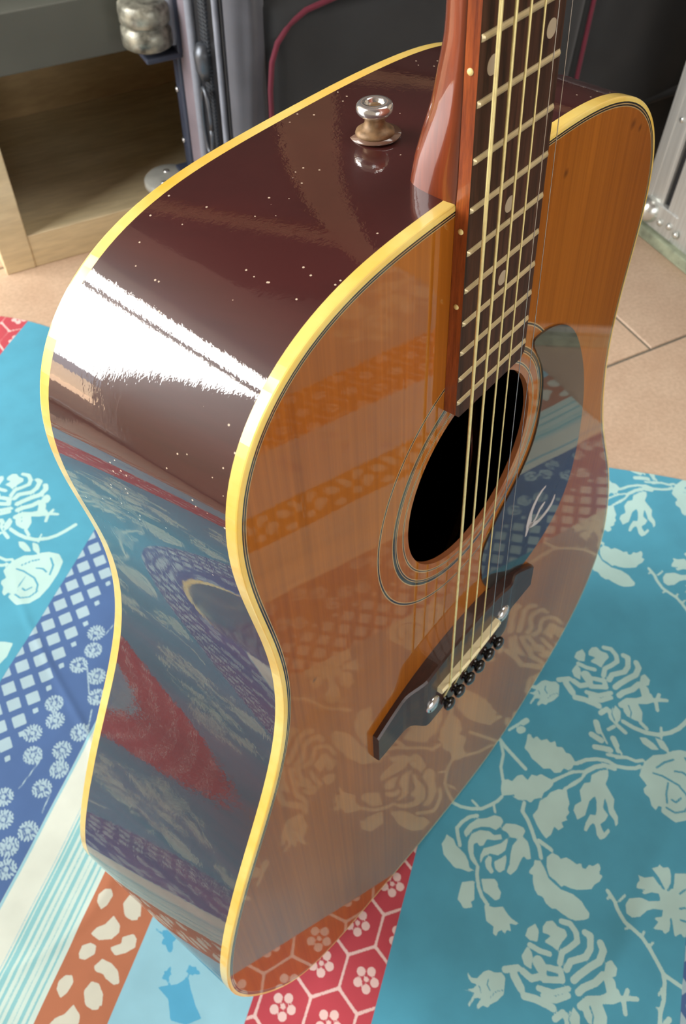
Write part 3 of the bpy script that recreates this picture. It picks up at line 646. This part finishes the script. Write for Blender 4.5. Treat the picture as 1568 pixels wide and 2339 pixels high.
# ------------------------------------------------------------------ guitar
FR = Matrix([[0.9998, 0.019905, 0.002002], [0.0, 0.100049, -0.994983], [-0.020006, 0.994783, 0.100028]]).to_4x4()
OFFZ = .272
B0 = Vector((0, -.2612, -.06))          # base point of the guitar in its own frame
gw = Matrix.Translation((0, 0, OFFZ)) @ FR
guitar = empty('acoustic_guitar', gw @ Matrix.Translation(B0), 'six string acoustic guitar with amber top and burgundy sides standing on the cloth', 'guitar')
def gl(v): return (v[0]-B0[0], v[1]-B0[1], v[2]-B0[2])
def gobj(mb, name, mat, parent=None, smooth=False, kind=None, bevel=0):
    mb.v = [gl(q) for q in mb.v]
    return mb.obj(name, mat, parent or guitar, smooth, kind, bevel)
OF = np.array([-1,28929,-459,28929,-918,28930,-1375,28931,-1833,28933,-2291,28935,-2749,28937,-3207,28938,-3665,28937,-4124,28935,-4584,28928,-5045,28918,-5507,28901,-5970,28878,-6433,28845,-6897,28803,-7360,28749,-7822,28682,-8282,28601,-8739,28503,-9191,28388,-9637,28253,-10076,28099,-10504,27925,-10921,27729,-11324,27511,-11711,27270,-12080,27008,-12429,26723,-12756,26417,-13061,26091,-13340,25744,-13594,25379,-13820,24996,-14020,24597,-14192,24184,-14337,23757,-14455,23320,-14547,22873,-14615,22418,-14659,21957,-14682,21491,-14686,21022,-14673,20550,-14644,20078,-14604,19606,-14553,19134,-14495,18664,-14431,18196,-14365,17731,-14298,17268,-14232,16807,-14170,16348,-14112,15892,-14061,15438,-14019,14986,-13985,14534,-13961,14084,-13948,13634,-13947,13185,-13957,12735,-13980,12285,-14016,11835,-14064,11384,-14124,10933,-14197,10482,-14282,10031,-14379,9580,-14488,9129,-14607,8680,-14738,8232,-14878,7786,-15027,7342,-15186,6901,-15352,6463,-15526,6028,-15706,5598,-15893,5171,-16084,4748,-16279,4330,-16478,3915,-16680,3503,-16884,3094,-17089,2688,-17295,2285,-17502,1882,-17708,1480,-17913,1078,-18117,675,-18319,270,-18519,-137,-18717,-547,-18911,-961,-19103,-1378,-19290,-1800,-19473,-2226,-19652,-2657,-19824,-3092,-19991,-3531,-20151,-3974,-20303,-4420,-20446,-4869,-20580,-5320,-20704,-5773,-20816,-6227,-20916,-6681,-21003,-7136,-21077,-7589,-21135,-8041,-21179,-8491,-21207,-8940,-21219,-9388,-21215,-9833,-21195,-10277,-21160,-10719,-21108,-11160,-21041,-11601,-20960,-12041,-20865,-12482,-20757,-12922,-20636,-13364,-20504,-13806,-20361,-14248,-20208,-14692,-20045,-15135,-19874,-15578,-19693,-16020,-19504,-16460,-19307,-16896,-19101,-17328,-18887,-17753,-18663,-18172,-18430,-18581,-18187,-18979,-17932,-19365,-17667,-19737,-17389,-20093,-17099,-20434,-16797,-20756,-16480,-21061,-16151,-21347,-15808,-21614,-15452,-21862,-15084,-22092,-14703,-22303,-14312,-22498,-13910,-22678,-13500,-22842,-13082,-22994,-12657,-23134,-12227,-23264,-11794,-23385,-11359,-23500,-10922,-23609,-10486,-23714,-10050,-23815,-9616,-23914,-9185,-24012,-8756,-24109,-8329,-24205,-7906,-24301,-7484,-24397,-7065,-24491,-6646,-24585,-6229,-24678,-5811,-24769,-5393,-24859,-4973,-24945,-4550,-25030,-4125,-25111,-3696,-25189,-3264,-25265,-2827,-25337,-2387,-25405,-1942,-25471,-1494,-25535,-1042,-25595,-588,-25654,-131,-25710,328,-25764,788,-25817,1247,-25867,1707,-25915,2165,-25960,2622,-26002,3077,-26040,3529,-26073,3979,-26100,4425,-26120,4870,-26132,5311,-26134,5750,-26126,6186,-26106,6621,-26073,7054,-26026,7485,-25965,7915,-25888,8345,-25796,8774,-25689,9203,-25566,9631,-25428,10059,-25275,10486,-25109,10913,-24930,11339,-24740,11763,-24540,12185,-24331,12606,-24114,13023,-23891,13437,-23662,13848,-23429,14255,-23192,14656,-22952,15053,-22708,15444,-22462,15829,-22212,16208,-21959,16580,-21701,16945,-21438,17303,-21168,17652,-20890,17994,-20604,18326,-20308,18649,-20001,18962,-19682,19264,-19351,19554,-19006,19833,-18648,20098,-18277,20349,-17892,20585,-17494,20806,-17083,21010,-16662,21197,-16231,21366,-15790,21517,-15343,21649,-14889,21762,-14431,21857,-13970,21932,-13507,21990,-13044,22029,-12581,22051,-12121,22057,-11662,22047,-11206,22023,-10753,21985,-10303,21934,-9857,21873,-9412,21801,-8970,21719,-8530,21630,-8091,21532,-7652,21428,-7214,21318,-6775,21201,-6335,21079,-5895,20951,-5454,20818,-5012,20680,-4569,20536,-4126,20386,-3682,20231,-3240,20070,-2798,19903,-2358,19730,-1921,19552,-1486,19369,-1055,19180,-627,18987,-204,18791,216,18591,632,18388,1044,18185,1453,17980,1859,17776,2264,17573,2668,17372,3071,17174,3476,16979,3882,16789,4291,16604,4703,16425,5119,16251,5540,16084,5966,15923,6398,15769,6834,15622,7276,15482,7722,15349,8172,15224,8626,15107,9083,14997,9542,14897,10002,14804,10462,14721,10922,14648,11381,14585,11839,14533,12295,14492,12748,14462,13200,14445,13649,14439,14097,14446,14543,14464,14989,14493,15435,14533,15881,14582,16329,14639,16779,14702,17232,14769,17687,14837,18146,14905,18609,14970,19075,15028,19544,15078,20015,15115,20488,15137,20961,15142,21433,15126,21903,15088,22368,15026,22827,14937,23279,14821,23720,14676,24149,14503,24564,14302,24963,14072,25346,13814,25709,13530,26053,13222,26375,12890,26676,12536,26955,12164,27211,11774,27446,11369,27659,10952,27850,10523,28021,10086,28172,9641,28305,9191,28421,8737,28521,8280,28606,7821,28678,7360,28738,6899,28787,6438,28827,5976,28859,5515,28883,5054,28902,4594,28915,4133,28924,3673,28930,3213,28933,2754,28935,2294,28934,1835,28933,1375,28932,916,28931,457,28929], float).reshape(-1, 2)*1e-5
OB_ = np.array([-17,29692,-480,29696,-943,29699,-1404,29701,-1865,29702,-2325,29702,-2785,29701,-3245,29699,-3705,29696,-4166,29691,-4627,29683,-5090,29672,-5554,29657,-6020,29637,-6487,29610,-6955,29575,-7423,29531,-7891,29476,-8358,29408,-8823,29325,-9285,29227,-9742,29110,-10191,28975,-10632,28819,-11063,28642,-11480,28442,-11883,28219,-12268,27973,-12634,27704,-12979,27411,-13301,27096,-13598,26758,-13869,26400,-14113,26023,-14329,25628,-14517,25216,-14677,24790,-14809,24351,-14914,23901,-14993,23443,-15048,22977,-15079,22507,-15089,22032,-15080,21556,-15055,21079,-15015,20602,-14963,20126,-14902,19652,-14834,19181,-14761,18712,-14686,18246,-14612,17783,-14540,17323,-14472,16865,-14409,16410,-14354,15956,-14308,15503,-14272,15051,-14247,14599,-14233,14147,-14232,13695,-14243,13242,-14267,12788,-14304,12333,-14355,11877,-14418,11421,-14494,10963,-14583,10506,-14683,10048,-14795,9591,-14917,9135,-15049,8680,-15191,8227,-15341,7776,-15498,7328,-15662,6882,-15832,6440,-16006,6001,-16185,5566,-16366,5134,-16550,4706,-16735,4281,-16921,3859,-17108,3439,-17294,3021,-17479,2605,-17664,2190,-17847,1774,-18029,1359,-18209,942,-18387,523,-18564,103,-18739,-321,-18913,-748,-19084,-1178,-19254,-1612,-19421,-2050,-19586,-2491,-19748,-2937,-19906,-3385,-20060,-3837,-20210,-4291,-20353,-4747,-20489,-5205,-20618,-5663,-20737,-6122,-20846,-6581,-20944,-7039,-21030,-7496,-21101,-7951,-21159,-8405,-21201,-8857,-21227,-9307,-21236,-9754,-21229,-10201,-21205,-10645,-21165,-11089,-21107,-11531,-21034,-11973,-20945,-12415,-20841,-12858,-20723,-13301,-20591,-13744,-20448,-14188,-20292,-14632,-20125,-15077,-19949,-15520,-19762,-15963,-19567,-16404,-19362,-16842,-19149,-17275,-18926,-17702,-18695,-18122,-18454,-18534,-18204,-18934,-17944,-19323,-17672,-19699,-17390,-20059,-17096,-20404,-16789,-20731,-16470,-21040,-16139,-21331,-15795,-21603,-15438,-21856,-15069,-22090,-14689,-22307,-14297,-22506,-13895,-22689,-13484,-22857,-13065,-23011,-12640,-23153,-12209,-23284,-11773,-23407,-11335,-23521,-10895,-23630,-10455,-23734,-10014,-23834,-9575,-23932,-9138,-24028,-8703,-24123,-8270,-24217,-7840,-24312,-7412,-24406,-6985,-24499,-6561,-24593,-6137,-24685,-5714,-24776,-5290,-24866,-4865,-24954,-4438,-25040,-4008,-25123,-3576,-25204,-3140,-25281,-2701,-25356,-2258,-25427,-1811,-25495,-1360,-25560,-906,-25622,-449,-25682,11,-25739,473,-25793,936,-25845,1399,-25894,1863,-25940,2325,-25982,2787,-26021,3247,-26055,3704,-26083,4160,-26105,4612,-26120,5062,-26126,5509,-26123,5953,-26108,6394,-26081,6833,-26042,7270,-25989,7705,-25920,8139,-25837,8571,-25739,9003,-25624,9433,-25495,9863,-25350,10292,-25191,10720,-25019,11148,-24834,11574,-24637,11999,-24431,12423,-24215,12844,-23992,13263,-23763,13679,-23528,14092,-23288,14500,-23045,14904,-22798,15303,-22547,15696,-22294,16084,-22037,16464,-21776,16837,-21510,17203,-21239,17560,-20961,17908,-20674,18247,-20379,18576,-20074,18894,-19757,19201,-19428,19495,-19086,19777,-18730,20045,-18361,20299,-17978,20538,-17581,20761,-17172,20968,-16750,21157,-16317,21329,-15875,21483,-15424,21619,-14966,21736,-14502,21835,-14035,21915,-13566,21977,-13096,22021,-12626,22047,-12158,22057,-11692,22051,-11229,22030,-10770,21995,-10314,21947,-9862,21887,-9414,21815,-8968,21734,-8525,21643,-8083,21543,-7643,21436,-7204,21322,-6764,21202,-6324,21075,-5882,20943,-5440,20805,-4996,20662,-4551,20514,-4105,20361,-3658,20202,-3211,20038,-2764,19869,-2319,19695,-1875,19517,-1434,19333,-996,19145,-562,18953,-131,18757,295,18559,717,18358,1135,18155,1549,17951,1960,17747,2368,17543,2775,17341,3181,17141,3587,16944,3994,16751,4404,16563,4817,16380,5235,16202,5657,16031,6085,15867,6518,15710,6958,15560,7403,15419,7854,15286,8310,15162,8771,15047,9235,14941,9702,14845,10170,14759,10639,14683,11108,14618,11576,14564,12042,14521,12506,14490,12966,14470,13424,14462,13879,14465,14331,14479,14780,14503,15228,14537,15675,14579,16121,14629,16569,14684,17018,14743,17469,14805,17924,14867,18382,14926,18844,14980,19311,15027,19781,15065,20255,15090,20732,15100,21211,15092,21689,15066,22167,15018,22641,14947,23110,14852,23572,14731,24024,14584,24465,14411,24892,14212,25303,13986,25696,13735,26070,13459,26424,13160,26756,12839,27066,12498,27353,12139,27617,11762,27859,11371,28079,10966,28277,10550,28455,10124,28614,9690,28755,9248,28880,8801,28991,8349,29087,7894,29172,7435,29246,6975,29311,6512,29368,6048,29418,5582,29461,5116,29499,4649,29533,4182,29562,3714,29587,3246,29609,2779,29628,2311,29645,1844,29658,1378,29670,912,29679,447,29686], float).reshape(-1, 2)*1e-5
for O_ in (OF, OB_):
    O_[:, 0] -= np.where(O_[:, 0] < 0, .0020*(np.exp(-((O_[:, 1]+.095)/.055)**2)-np.exp(-((O_[:, 1]-.085)/.055)**2)), 0)
n = len(OF)
def inward(O):
    t = np.roll(O, -1, 0)-np.roll(O, 1, 0); t /= np.linalg.norm(t, axis=1)[:, None]
    nn = np.stack([-t[:, 1], t[:, 0]], 1)
    c = O.mean(0); s = np.sign(((c-O)*nn).sum(1).sum())
    return nn*s
NI, NB = inward(OF), inward(OB_)
def zb(y): return -np.minimum(.09-.1*(y-.28), .1315)
def sweep(profile, O, NN, zoff=None):
    """closed profile (inset, z) swept round the outline"""
    m = len(profile); v = []; f = []
    for i in range(n):
        for ins, z in profile:
            x, y = O[i]+NN[i]*ins; v.append((x, y, z+(zoff[i] if zoff is not None else 0)))
    for i in range(n):
        for k in range(m):
            f.append((i*m+k, i*m+(k+1) % m, ((i+1) % n)*m+(k+1) % m, ((i+1) % n)*m+k))
    mb = MB(); mb.add(v, f); return mb
ZB = zb(OB_[:, 1])
# sides
v = []; f = []; K = 12
for i in range(n):
    for k in range(K+1):
        t = k/K; x, y = OF[i]*(1-t)+OB_[i]*t; v.append((x, y, -.0054*(1-t)+(ZB[i]+.0054)*t))
for i in range(n):
    for k in range(K): f.append((i*(K+1)+k, i*(K+1)+k+1, ((i+1) % n)*(K+1)+k+1, ((i+1) % n)*(K+1)+k))
mb = MB(); mb.add(v, f); gobj(mb, 'side', M['side'], smooth=True)
bp = [(.0021, 0), (.0009, 0), (.0004, -.00015), (.0001, -.0005), (0, -.0011), (0, -.0056), (.0021, -.0056)]
gobj(sweep(bp, OF, NI), 'binding', M['binding'], smooth=False, bevel=0)
bpb = [(.0021, 0), (.0009, 0), (.0004, .00015), (.0001, .0005), (0, .0011), (0, .0056), (.0021, .0056)]
gobj(sweep(bpb, OB_, NB, ZB), 'binding', M['binding'])
for a, b, mt in ((.0021, .0028, 'inlay_black'), (.0028, .0032, 'inlay_cream'), (.0032, .0038, 'inlay_black'), (.0038, .0042, 'inlay_cream')):
    gobj(sweep([(a, -.00002), (b, -.00002), (b, -.001), (a, -.001)], OF, NI), 'purfling', M[mt])
# soundboard with its hole
HC = (0.0, .141); HR = .0512
def plate(loops, z, zt):
    bm = bmesh.new(); edges = []
    for L in loops:
        vs_ = [bm.verts.new((x, y, z)) for x, y in L]
        edges += [bm.edges.new((vs_[i], vs_[(i+1) % len(vs_)])) for i in range(len(vs_))]
    bmesh.ops.triangle_fill(bm, edges=edges, use_beauty=True, normal=(0, 0, 1))
    bm.verts.index_update()
    v = [tuple(q.co) for q in bm.verts]; f = [tuple(q.index for q in fc_.verts) for fc_ in bm.faces]
    bm.free(); mb = MB(); mb.add(v, f)
    mb.add([(x, y, zt) for x, y, _ in v], f)
    return mb
circ = [(HC[0]+HR*math.cos(a), HC[1]+HR*math.sin(a)) for a in np.linspace(0, 2*math.pi, 97)[:-1]]
gobj(plate([[tuple(OF[i]+NI[i]*.0042) for i in range(n)], circ], 0.0, -.003), 'soundboard', M['top'])
mb = MB(); mb.add([(x, y, 0.0) for x, y in circ]+[(x, y, -.003) for x, y in circ], [(i, (i+1) % 96, 96+(i+1) % 96, 96+i) for i in range(96)])
gobj(mb, 'soundhole_edge', M['hole_edge'], smooth=True)
# back plate, a little arched
v = []; f = []; rings = [0, .0021, .02, .05, .08, .11]
for ri, ins in enumerate(rings[1:]):
    for i in range(n):
        c = np.array([0, .02]); q = OB_[i]+NB[i]*.0021; t = (ins-.0021)/.11
        x, y = q*(1-t)+c*t; v.append((x, y, float(zb(np.array(y)))-.004*math.sin(t*1.5)))
m_ = len(rings)-1
for r_ in range(m_-1):
    for i in range(n): f.append((r_*n+i, r_*n+(i+1) % n, (r_+1)*n+(i+1) % n, (r_+1)*n+i))
f.append(tuple((m_-1)*n+i for i in range(n)))
mb = MB(); mb.add(v, f); gobj(mb, 'back', M['side'], smooth=True)
# rosette
for r0, r1, mt in ((.0543, .0548, 'inlay_cream'), (.0548, .0553, 'inlay_black'), (.0553, .0558, 'inlay_cream'),
                   (.0596, .0601, 'inlay_cream'), (.0601, .0607, 'inlay_black'), (.0607, .0611, 'inlay_cream'), (.0611, .0627, 'inlay_green'), (.0627, .0632, 'inlay_cream'),
                   (.0724, .0729, 'inlay_cream'), (.0729, .0737, 'inlay_black'), (.0737, .0742, 'inlay_cream')):
    mb = MB(); v = []; f = []; s = 128
    for a in range(s):
        ca, sa = math.cos(2*math.pi*a/s), math.sin(2*math.pi*a/s)
        v += [(HC[0]+r*ca, HC[1]+r*sa, z) for r, z in ((r0, -.0005), (r0, .00008), (r1, .00008), (r1, -.0005))]
    for a in range(s):
        b = (a+1) % s
        for k in range(4): f.append((a*4+k, a*4+(k+1) % 4, b*4+(k+1) % 4, b*4+k))
    mb.add(v, f); gobj(mb, 'rosette_ring', M[mt])
# pickguard and emblem
PG = [(.0439, .1899), (.0513, .1902), (.0626, .1878), (.0752, .1821), (.0871, .1725), (.0974, .1579), (.1074, .1385), (.1143, .1199), (.1188, .1021), (.1223, .0799), (.123, .0571), (.1213, .0377), (.1137, .0193), (.102, .007), (.0849, -.0004), (.0692, -.0030), (.0525, .0012), (.0399, .0083), (.0292, .0177), (.0215, .0327), (.0186, .0489), (.0184, .0610), (.0221, .0690), (.0290, .0775), (.0375, .0860), (.0465, .0935), (.0555, .1030), (.0615, .1140), (.0642, .1290), (.0634, .1480), (.0596, .1640), (.0530, .1760)]
def chaikin(P, k=2):
    P = [np.array(q) for q in P]
    for _ in range(k):
        P = [q for i in range(len(P)) for q in (P[i]*.75+P[(i+1) % len(P)]*.25, P[i]*.25+P[(i+1) % len(P)]*.75)]
    return [tuple(q) for q in P]
mb = MB(); mb.prism(chaikin(PG), .00005, .0011); pgo = gobj(mb, 'pickguard', M['pickguard'])
def stroke(mb, pts, ws, z0, z1):
    P = [np.array(q) for q in pts]; L = []; Rr = []
    for i, q in enumerate(P):
        t = P[min(i+1, len(P)-1)]-P[max(i-1, 0)]; t /= np.linalg.norm(t); nn = np.array([-t[1], t[0]])
        L.append(q+nn*ws[i]*WS); Rr.append(q-nn*ws[i]*WS)
    m = len(P); v = [(x, y, z) for z in (z0, z1) for x, y in L+Rr]; f = []
    for i in range(m-1):
        a, b, c, d = i, i+1, m+i+1, m+i
        f += [(2*m+a, 2*m+b, 2*m+c, 2*m+d), (a, b, 2*m+b, 2*m+a), (c, d, 2*m+d, 2*m+c)]
    mb.add(v, f)
WS = 1.4
mb = MB()
z0, z1 = .0010, .00125
stroke(mb, [(.0872, .0583), (.0825, .0578), (.0787, .0561), (.0752, .0522), (.0728, .0479), (.0719, .0430), (.0720, .0381), (.0716, .0340), (.0704, .0278)], [.0004, .0009, .0012, .0014, .0015, .0017, .0022, .0014, .0006], z0, z1)
stroke(mb, [(.1029, .0377), (.1020, .0340), (.1000, .0311), (.0965, .0294), (.0930, .0286), (.0885, .0283), (.0838, .0290), (.0780, .0318), (.0730, .0356)], [.0004, .0011, .0014, .0014, .0013, .0012, .0012, .0013, .0014], z0, z1)
stroke(mb, [(.0900, .0419), (.0872, .0412), (.0843, .0400), (.0805, .0351), (.0768, .0333), (.0735, .0345)], [.0004, .0012, .0012, .0010, .0010, .0012], z0, z1)
mb.v = [gl(q) for q in mb.v]; em = mb.obj('emblem', M['emblem'], pgo)
# bridge
BH = .0092
def bh(x): 
    a = np.clip((abs(x-.001)-.042)/.018, 0, 1); a = a*a*(3-2*a); return BH*(1-a)+.0042*a
def bf(x): t = (x-.001)/.083; return .0185-(.0185 if x < 0 else .031)*abs(t)**2.2
def bb(x):
    t = (x-.001)/.083; a = np.clip((abs(x-.001)-.040)/.016, 0, 1); a = a*a*(3-2*a)
    return -.0385*(1-a)+(-.0255 if x < 0 else -.0335)*a
xs = np.linspace(-.082, .084, 60); v = []; f = []
for x in xs:
    h, yf, yb = bh(x), bf(x), bb(x)
    if yf-yb < .012: yb = yf-.012
    v += [(x, yf, 0), (x, yf, h-.0012), (x, yf-.0012, h), (x, yb+.0012, h), (x, yb, h-.0012), (x, yb, 0)]
for i in range(len(xs)-1):
    for k in range(6): f.append((i*6+k, i*6+(k+1) % 6, (i+1)*6+(k+1) % 6, (i+1)*6+k))
f += [tuple(range(6)), tuple(range((len(xs)-1)*6, len(xs)*6))[::-1]]
mb = MB(); mb.add(v, f); gobj(mb, 'bridge', M['bridge'])
# saddle
SX0, SX1 = -.0330, .0290
mb = MB(); v = []; f = []
for i in range(17):
    t = i/16; x = SX0+(SX1-SX0)*t; yc = -.0066-.0006*t; top = .0131+.0008*math.sin(math.pi*t)
    v += [(x, yc+.0023, BH-.002), (x, yc+.0023, top-.0007), (x, yc+.0008, top), (x, yc-.0008, top), (x, yc-.0023, top-.0007), (x, yc-.0023, BH-.002)]
for i in range(16):
    for k in range(6): f.append((i*6+k, i*6+(k+1) % 6, (i+1)*6+(k+1) % 6, (i+1)*6+k))
f += [tuple(range(6)), tuple(range(96, 102))[::-1]]
mb.add(v, f); gobj(mb, 'saddle', M['bone'])
pinx = [-.0246+i*.01092 for i in range(6)]; PY = -.0300
pp = [(.0032, .0), (.0034, .0008), (.0026, .0014), (.0026, .0018), (.0042, .0030), (.0046, .0044), (.0040, .0058), (.0022, .0067), (.0001, .0070)]
for x in pinx:
    mb = MB(); mb.lathe(pp, Matrix.Translation((x, PY, BH-.0003)), 20); gobj(mb, 'bridge_pin', M['pin'], smooth=True)
for x, y in ((-.0370, -.0178), (.0380, -.0105)):
    mb = MB(); mb.lathe([(.0062, 0), (.0062, .0007), (.0057, .0016), (.0043, .0024), (.0022, .0029), (.0001, .0030)], Matrix.Translation((x, y, BH-.0006)), 24)
    bo = gobj(mb, 'bridge_bolt', M['chrome'], smooth=True)
    mb = MB(); mb.box(-.0050, .0050, -.0007, .0007, .0013, .00245)
    c, s = math.cos(.1), math.sin(.1)
    mb.v = [gl((x+a*c-b*s, y+a*s+b*c, BH-.0006+z+.0006*(1-abs(a)/.005))) for a, b, z in mb.v]; mb.obj('slot', M['inlay_black'], bo)
# neck
SC = .648
fy = lambda k: SC*2**(-k/12)
def hw(y): return .0271+(.0258-.0271)*(y-fy(20))/(fy(12)-fy(20))
def zf(y): return .0059-.004*(y-.2)
dy_ = [.283, .289, .295, .301, .309, .317, .3235, .3307, .3375, .344, .37, .42, .6, .655]
dd_ = [.0250, .0247, .0243, .0236, .0222, .0204, .0194, .0184, .0174, .0168, .0160, .0155, .0140, .0136]
ys = np.concatenate([np.linspace(.2865, .36, 40), np.linspace(.37, .655, 30)]); m = 25; v = []; f = []
for y in ys:
    d = np.interp(y, dy_, dd_); a = hw(y)-.0006; zt = zf(y)-.0049
    for k in range(m):
        th = math.pi*k/(m-1); cx, sx = math.cos(th), math.sin(th)
        ex = float(np.interp(y, [.288, .300, .318, .340], [.30, .40, .66, .86]))
        v.append((-a*math.copysign(abs(cx)**ex, cx), y, zt-d*abs(sx)**ex))
for i in range(len(ys)-1):
    for k in range(m-1): f.append((i*m+k, i*m+k+1, (i+1)*m+k+1, (i+1)*m+k))
    f.append((i*m+m-1, i*m, (i+1)*m, (i+1)*m+m-1))
f += [tuple(range(m))[::-1], tuple(range((len(ys)-1)*m, len(ys)*m))]
mb = MB(); mb.add(v, f); neck = gobj(mb, 'neck', M['neck'], smooth=True)
neck.data.polygons.foreach_set('use_smooth', [len(p_.vertices) == 4 and not (abs(p_.normal.z) > .9 and p_.center.z > .055) for p_ in neck.data.polygons])
# fingerboard: playing face and visible edge
E0, E1 = .1953, .652
def fbsec(y, w, z0, z1): return [(-w, y, z0), (w, y, z0), (w, y, z1), (-w, y, z1)]
yy = [E0, E0+.003]+list(np.linspace(.205, E1, 30)); v = []; f = []
for i, y in enumerate(yy):
    w = hw(y)-(.0028 if i == 0 else 0); z0 = .0001 if y < .289 else zf(y)-.0049
    v += fbsec(y, w, z0, zf(y))
for i in range(len(yy)-1):
    for k in range(4): f.append((i*4+k, i*4+(k+1) % 4, (i+1)*4+(k+1) % 4, (i+1)*4+k))
f += [(0, 1, 2, 3), tuple(range((len(yy)-1)*4, len(yy)*4))[::-1]]
mb = MB(); mb.add(v, f); fbo = gobj(mb, 'fingerboard', M['fingerboard'])
fbo.data.materials.append(M['fb_side'])
for p_ in fbo.data.polygons:
    if abs(p_.normal.x) > .7: p_.material_index = 1
def fret(k):
    y = fy(k); w = hw(y)-.0006; z = zf(y); v = []; f = []; st = 6
    for x, sh in ((-w, .0), (-w+.0009, 1), (w-.0009, 1), (w, .0)):
        for a in range(st+1):
            th = math.pi*a/st; v.append((x, y+.00125*math.cos(th), z-.0002+(.00115*math.sin(th))*(sh if sh else .35)))
    s = st+1
    for i in range(3):
        for a in range(st): f.append((i*s+a, i*s+a+1, (i+1)*s+a+1, (i+1)*s+a))
        f.append((i*s+st, i*s, (i+1)*s, (i+1)*s+st))
    f += [tuple(range(s)), tuple(range(3*s, 4*s))[::-1]]
    mb = MB(); mb.add(v, f); mb.v = [gl(q) for q in mb.v]; return mb.obj('fret', M['fret'], fbo)
for k in range(1, 21): fret(k)
def dot(x, y, r, zup):
    mb = MB(); mb.lathe([(r, -.0004), (r, .00012), (.0001, .00014)], Matrix.Translation((x, y, zup)), 24); mb.v = [gl(q) for q in mb.v]; return mb.obj('inlay_dot', M['pearl'], fbo)
mid = lambda k: (fy(k)+fy(k-1))/2
for k in (3, 5, 7, 9, 15, 17): dot(.001, mid(k)-.001, .0031, zf(mid(k)))
for x in (-.0176, .0176): dot(x, mid(12), .0031, zf(mid(12)))
for k in (3, 5, 7, 9, 12, 15, 17):
    y = mid(k); mb = MB(); mb.lathe([(.0011, -.0003), (.0011, .0002), (.0001, .00022)], Matrix.Translation((-hw(y), y, zf(y)-.0027)) @ Matrix.Rotation(-math.pi/2, 4, 'Y'), 14)
    mb.v = [gl(q) for q in mb.v]; mb.obj('side_dot', M['side_dot'], fbo, True)
# nut and headstock (above the picture)
mb = MB(); mb.box(-.0222, .0222, .6485, .6535, zf(.65)-.001, zf(.65)+.0035); gobj(mb, 'nut', M['bone'])
v = [(-.022, .652), (-.034, .685), (-.037, .80), (-.02, .822), (.02, .822), (.037, .80), (.034, .685), (.022, .652)]
mb = MB(); mb.prism(v, -.0135, -.0005); mb.v = [(x, y, z-(y-.652)*.2) for x, y, z in mb.v]; hs = gobj(mb, 'headstock', M['neck'])
tun = []
for s_ in (-1, 1):
    for k in range(3):
        y = .70+k*.038; x = s_*(.024+.0015*k); z = -(y-.652)*.2
        mb = MB(); mb.lathe([(.005, -.001), (.005, .001), (.003, .0015), (.003, .014), (.0001, .0145)], Matrix.Translation((x, y, z)), 14)
        mb.lathe([(.002, 0), (.002, .016), (.006, .018), (.007, .026), (.004, .03), (.0001, .03)], Matrix.Translation((s_*.036, y, z-.008)) @ Matrix.Rotation(s_*math.pi/2, 4, 'Y'), 14)
        mb.v = [gl(q) for q in mb.v]; mb.obj('tuner', M['chrome'], hs, True); tun.append((x, y, z+.009))
# strings
order = [tun[0], tun[1], tun[2], tun[5], tun[4], tun[3]]
srad = [.00072, .00058, .00045, .00036, .00021, .00016]
for i in range(6):
    x0 = -.0264+.01056*i; ys0 = -.0068; xn = -.0190+.00712*i
    nut = (xn, .651, .0062)
    pts = [(pinx[i], PY+.002, BH-.001), (pinx[i]*.7+x0*.3, PY+.008, BH+.0008), (x0, ys0-.002, .0130), (x0, ys0, .0137)]
    a, b = np.array(pts[-1]), np.array(nut)
    pts += [tuple(a+(b-a)*t) for t in (.1, .25, .4, .55, .7, .85, 1)]
    pts += [tuple(order[i])]
    mb = MB(); mb.tube(pts, srad[i], 8); so = gobj(mb, 'string', M['bronze'] if i < 4 else M['steel'], smooth=True)
    if i in (0, 5): so['label'] = ('thickest bronze wound string', 'thinnest plain steel string')[i == 5]
# strap button on the shoulder by the heel
SB = Matrix.Translation((-.0062, .2940, -.0500)) @ Matrix.Rotation(-math.pi/2, 4, 'X')
mb = MB(); mb.lathe([(.0072, .0), (.0075, .0007), (.0072, .0016), (.0060, .0024), (.0046, .0032), (.0039, .0044), (.0037, .0060), (.0040, .0074)], SB, 40)
sbo = gobj(mb, 'strap_button', M['rust'], smooth=True)
mb = MB(); mb.lathe([(.0044, .0070), (.0060, .0076), (.0068, .0088), (.0069, .0100), (.0066, .0111), (.0058, .0118), (.0040, .0119), (.0034, .0112), (.0030, .0098), (.0001, .0096)], SB, 40)
mb.v = [gl(q) for q in mb.v]; cp = mb.obj('button_cap', M['chrome'], sbo, True); cp['label'] = 'chrome cap with a screw recess'
mb = MB(); mb.lathe([(.0029, .0097), (.0026, .0106), (.0001, .0108)], SB, 20); mb.v = [gl(q) for q in mb.v]; mb.obj('screw', M['rust'], sbo, True)
mb = MB(); mb.lathe([(.0098, -.0002), (.0098, .0003), (.0001, .0003)], SB, 40); mb.v = [gl(q) for q in mb.v]; mb.obj('washer', M['washer'], sbo, True)
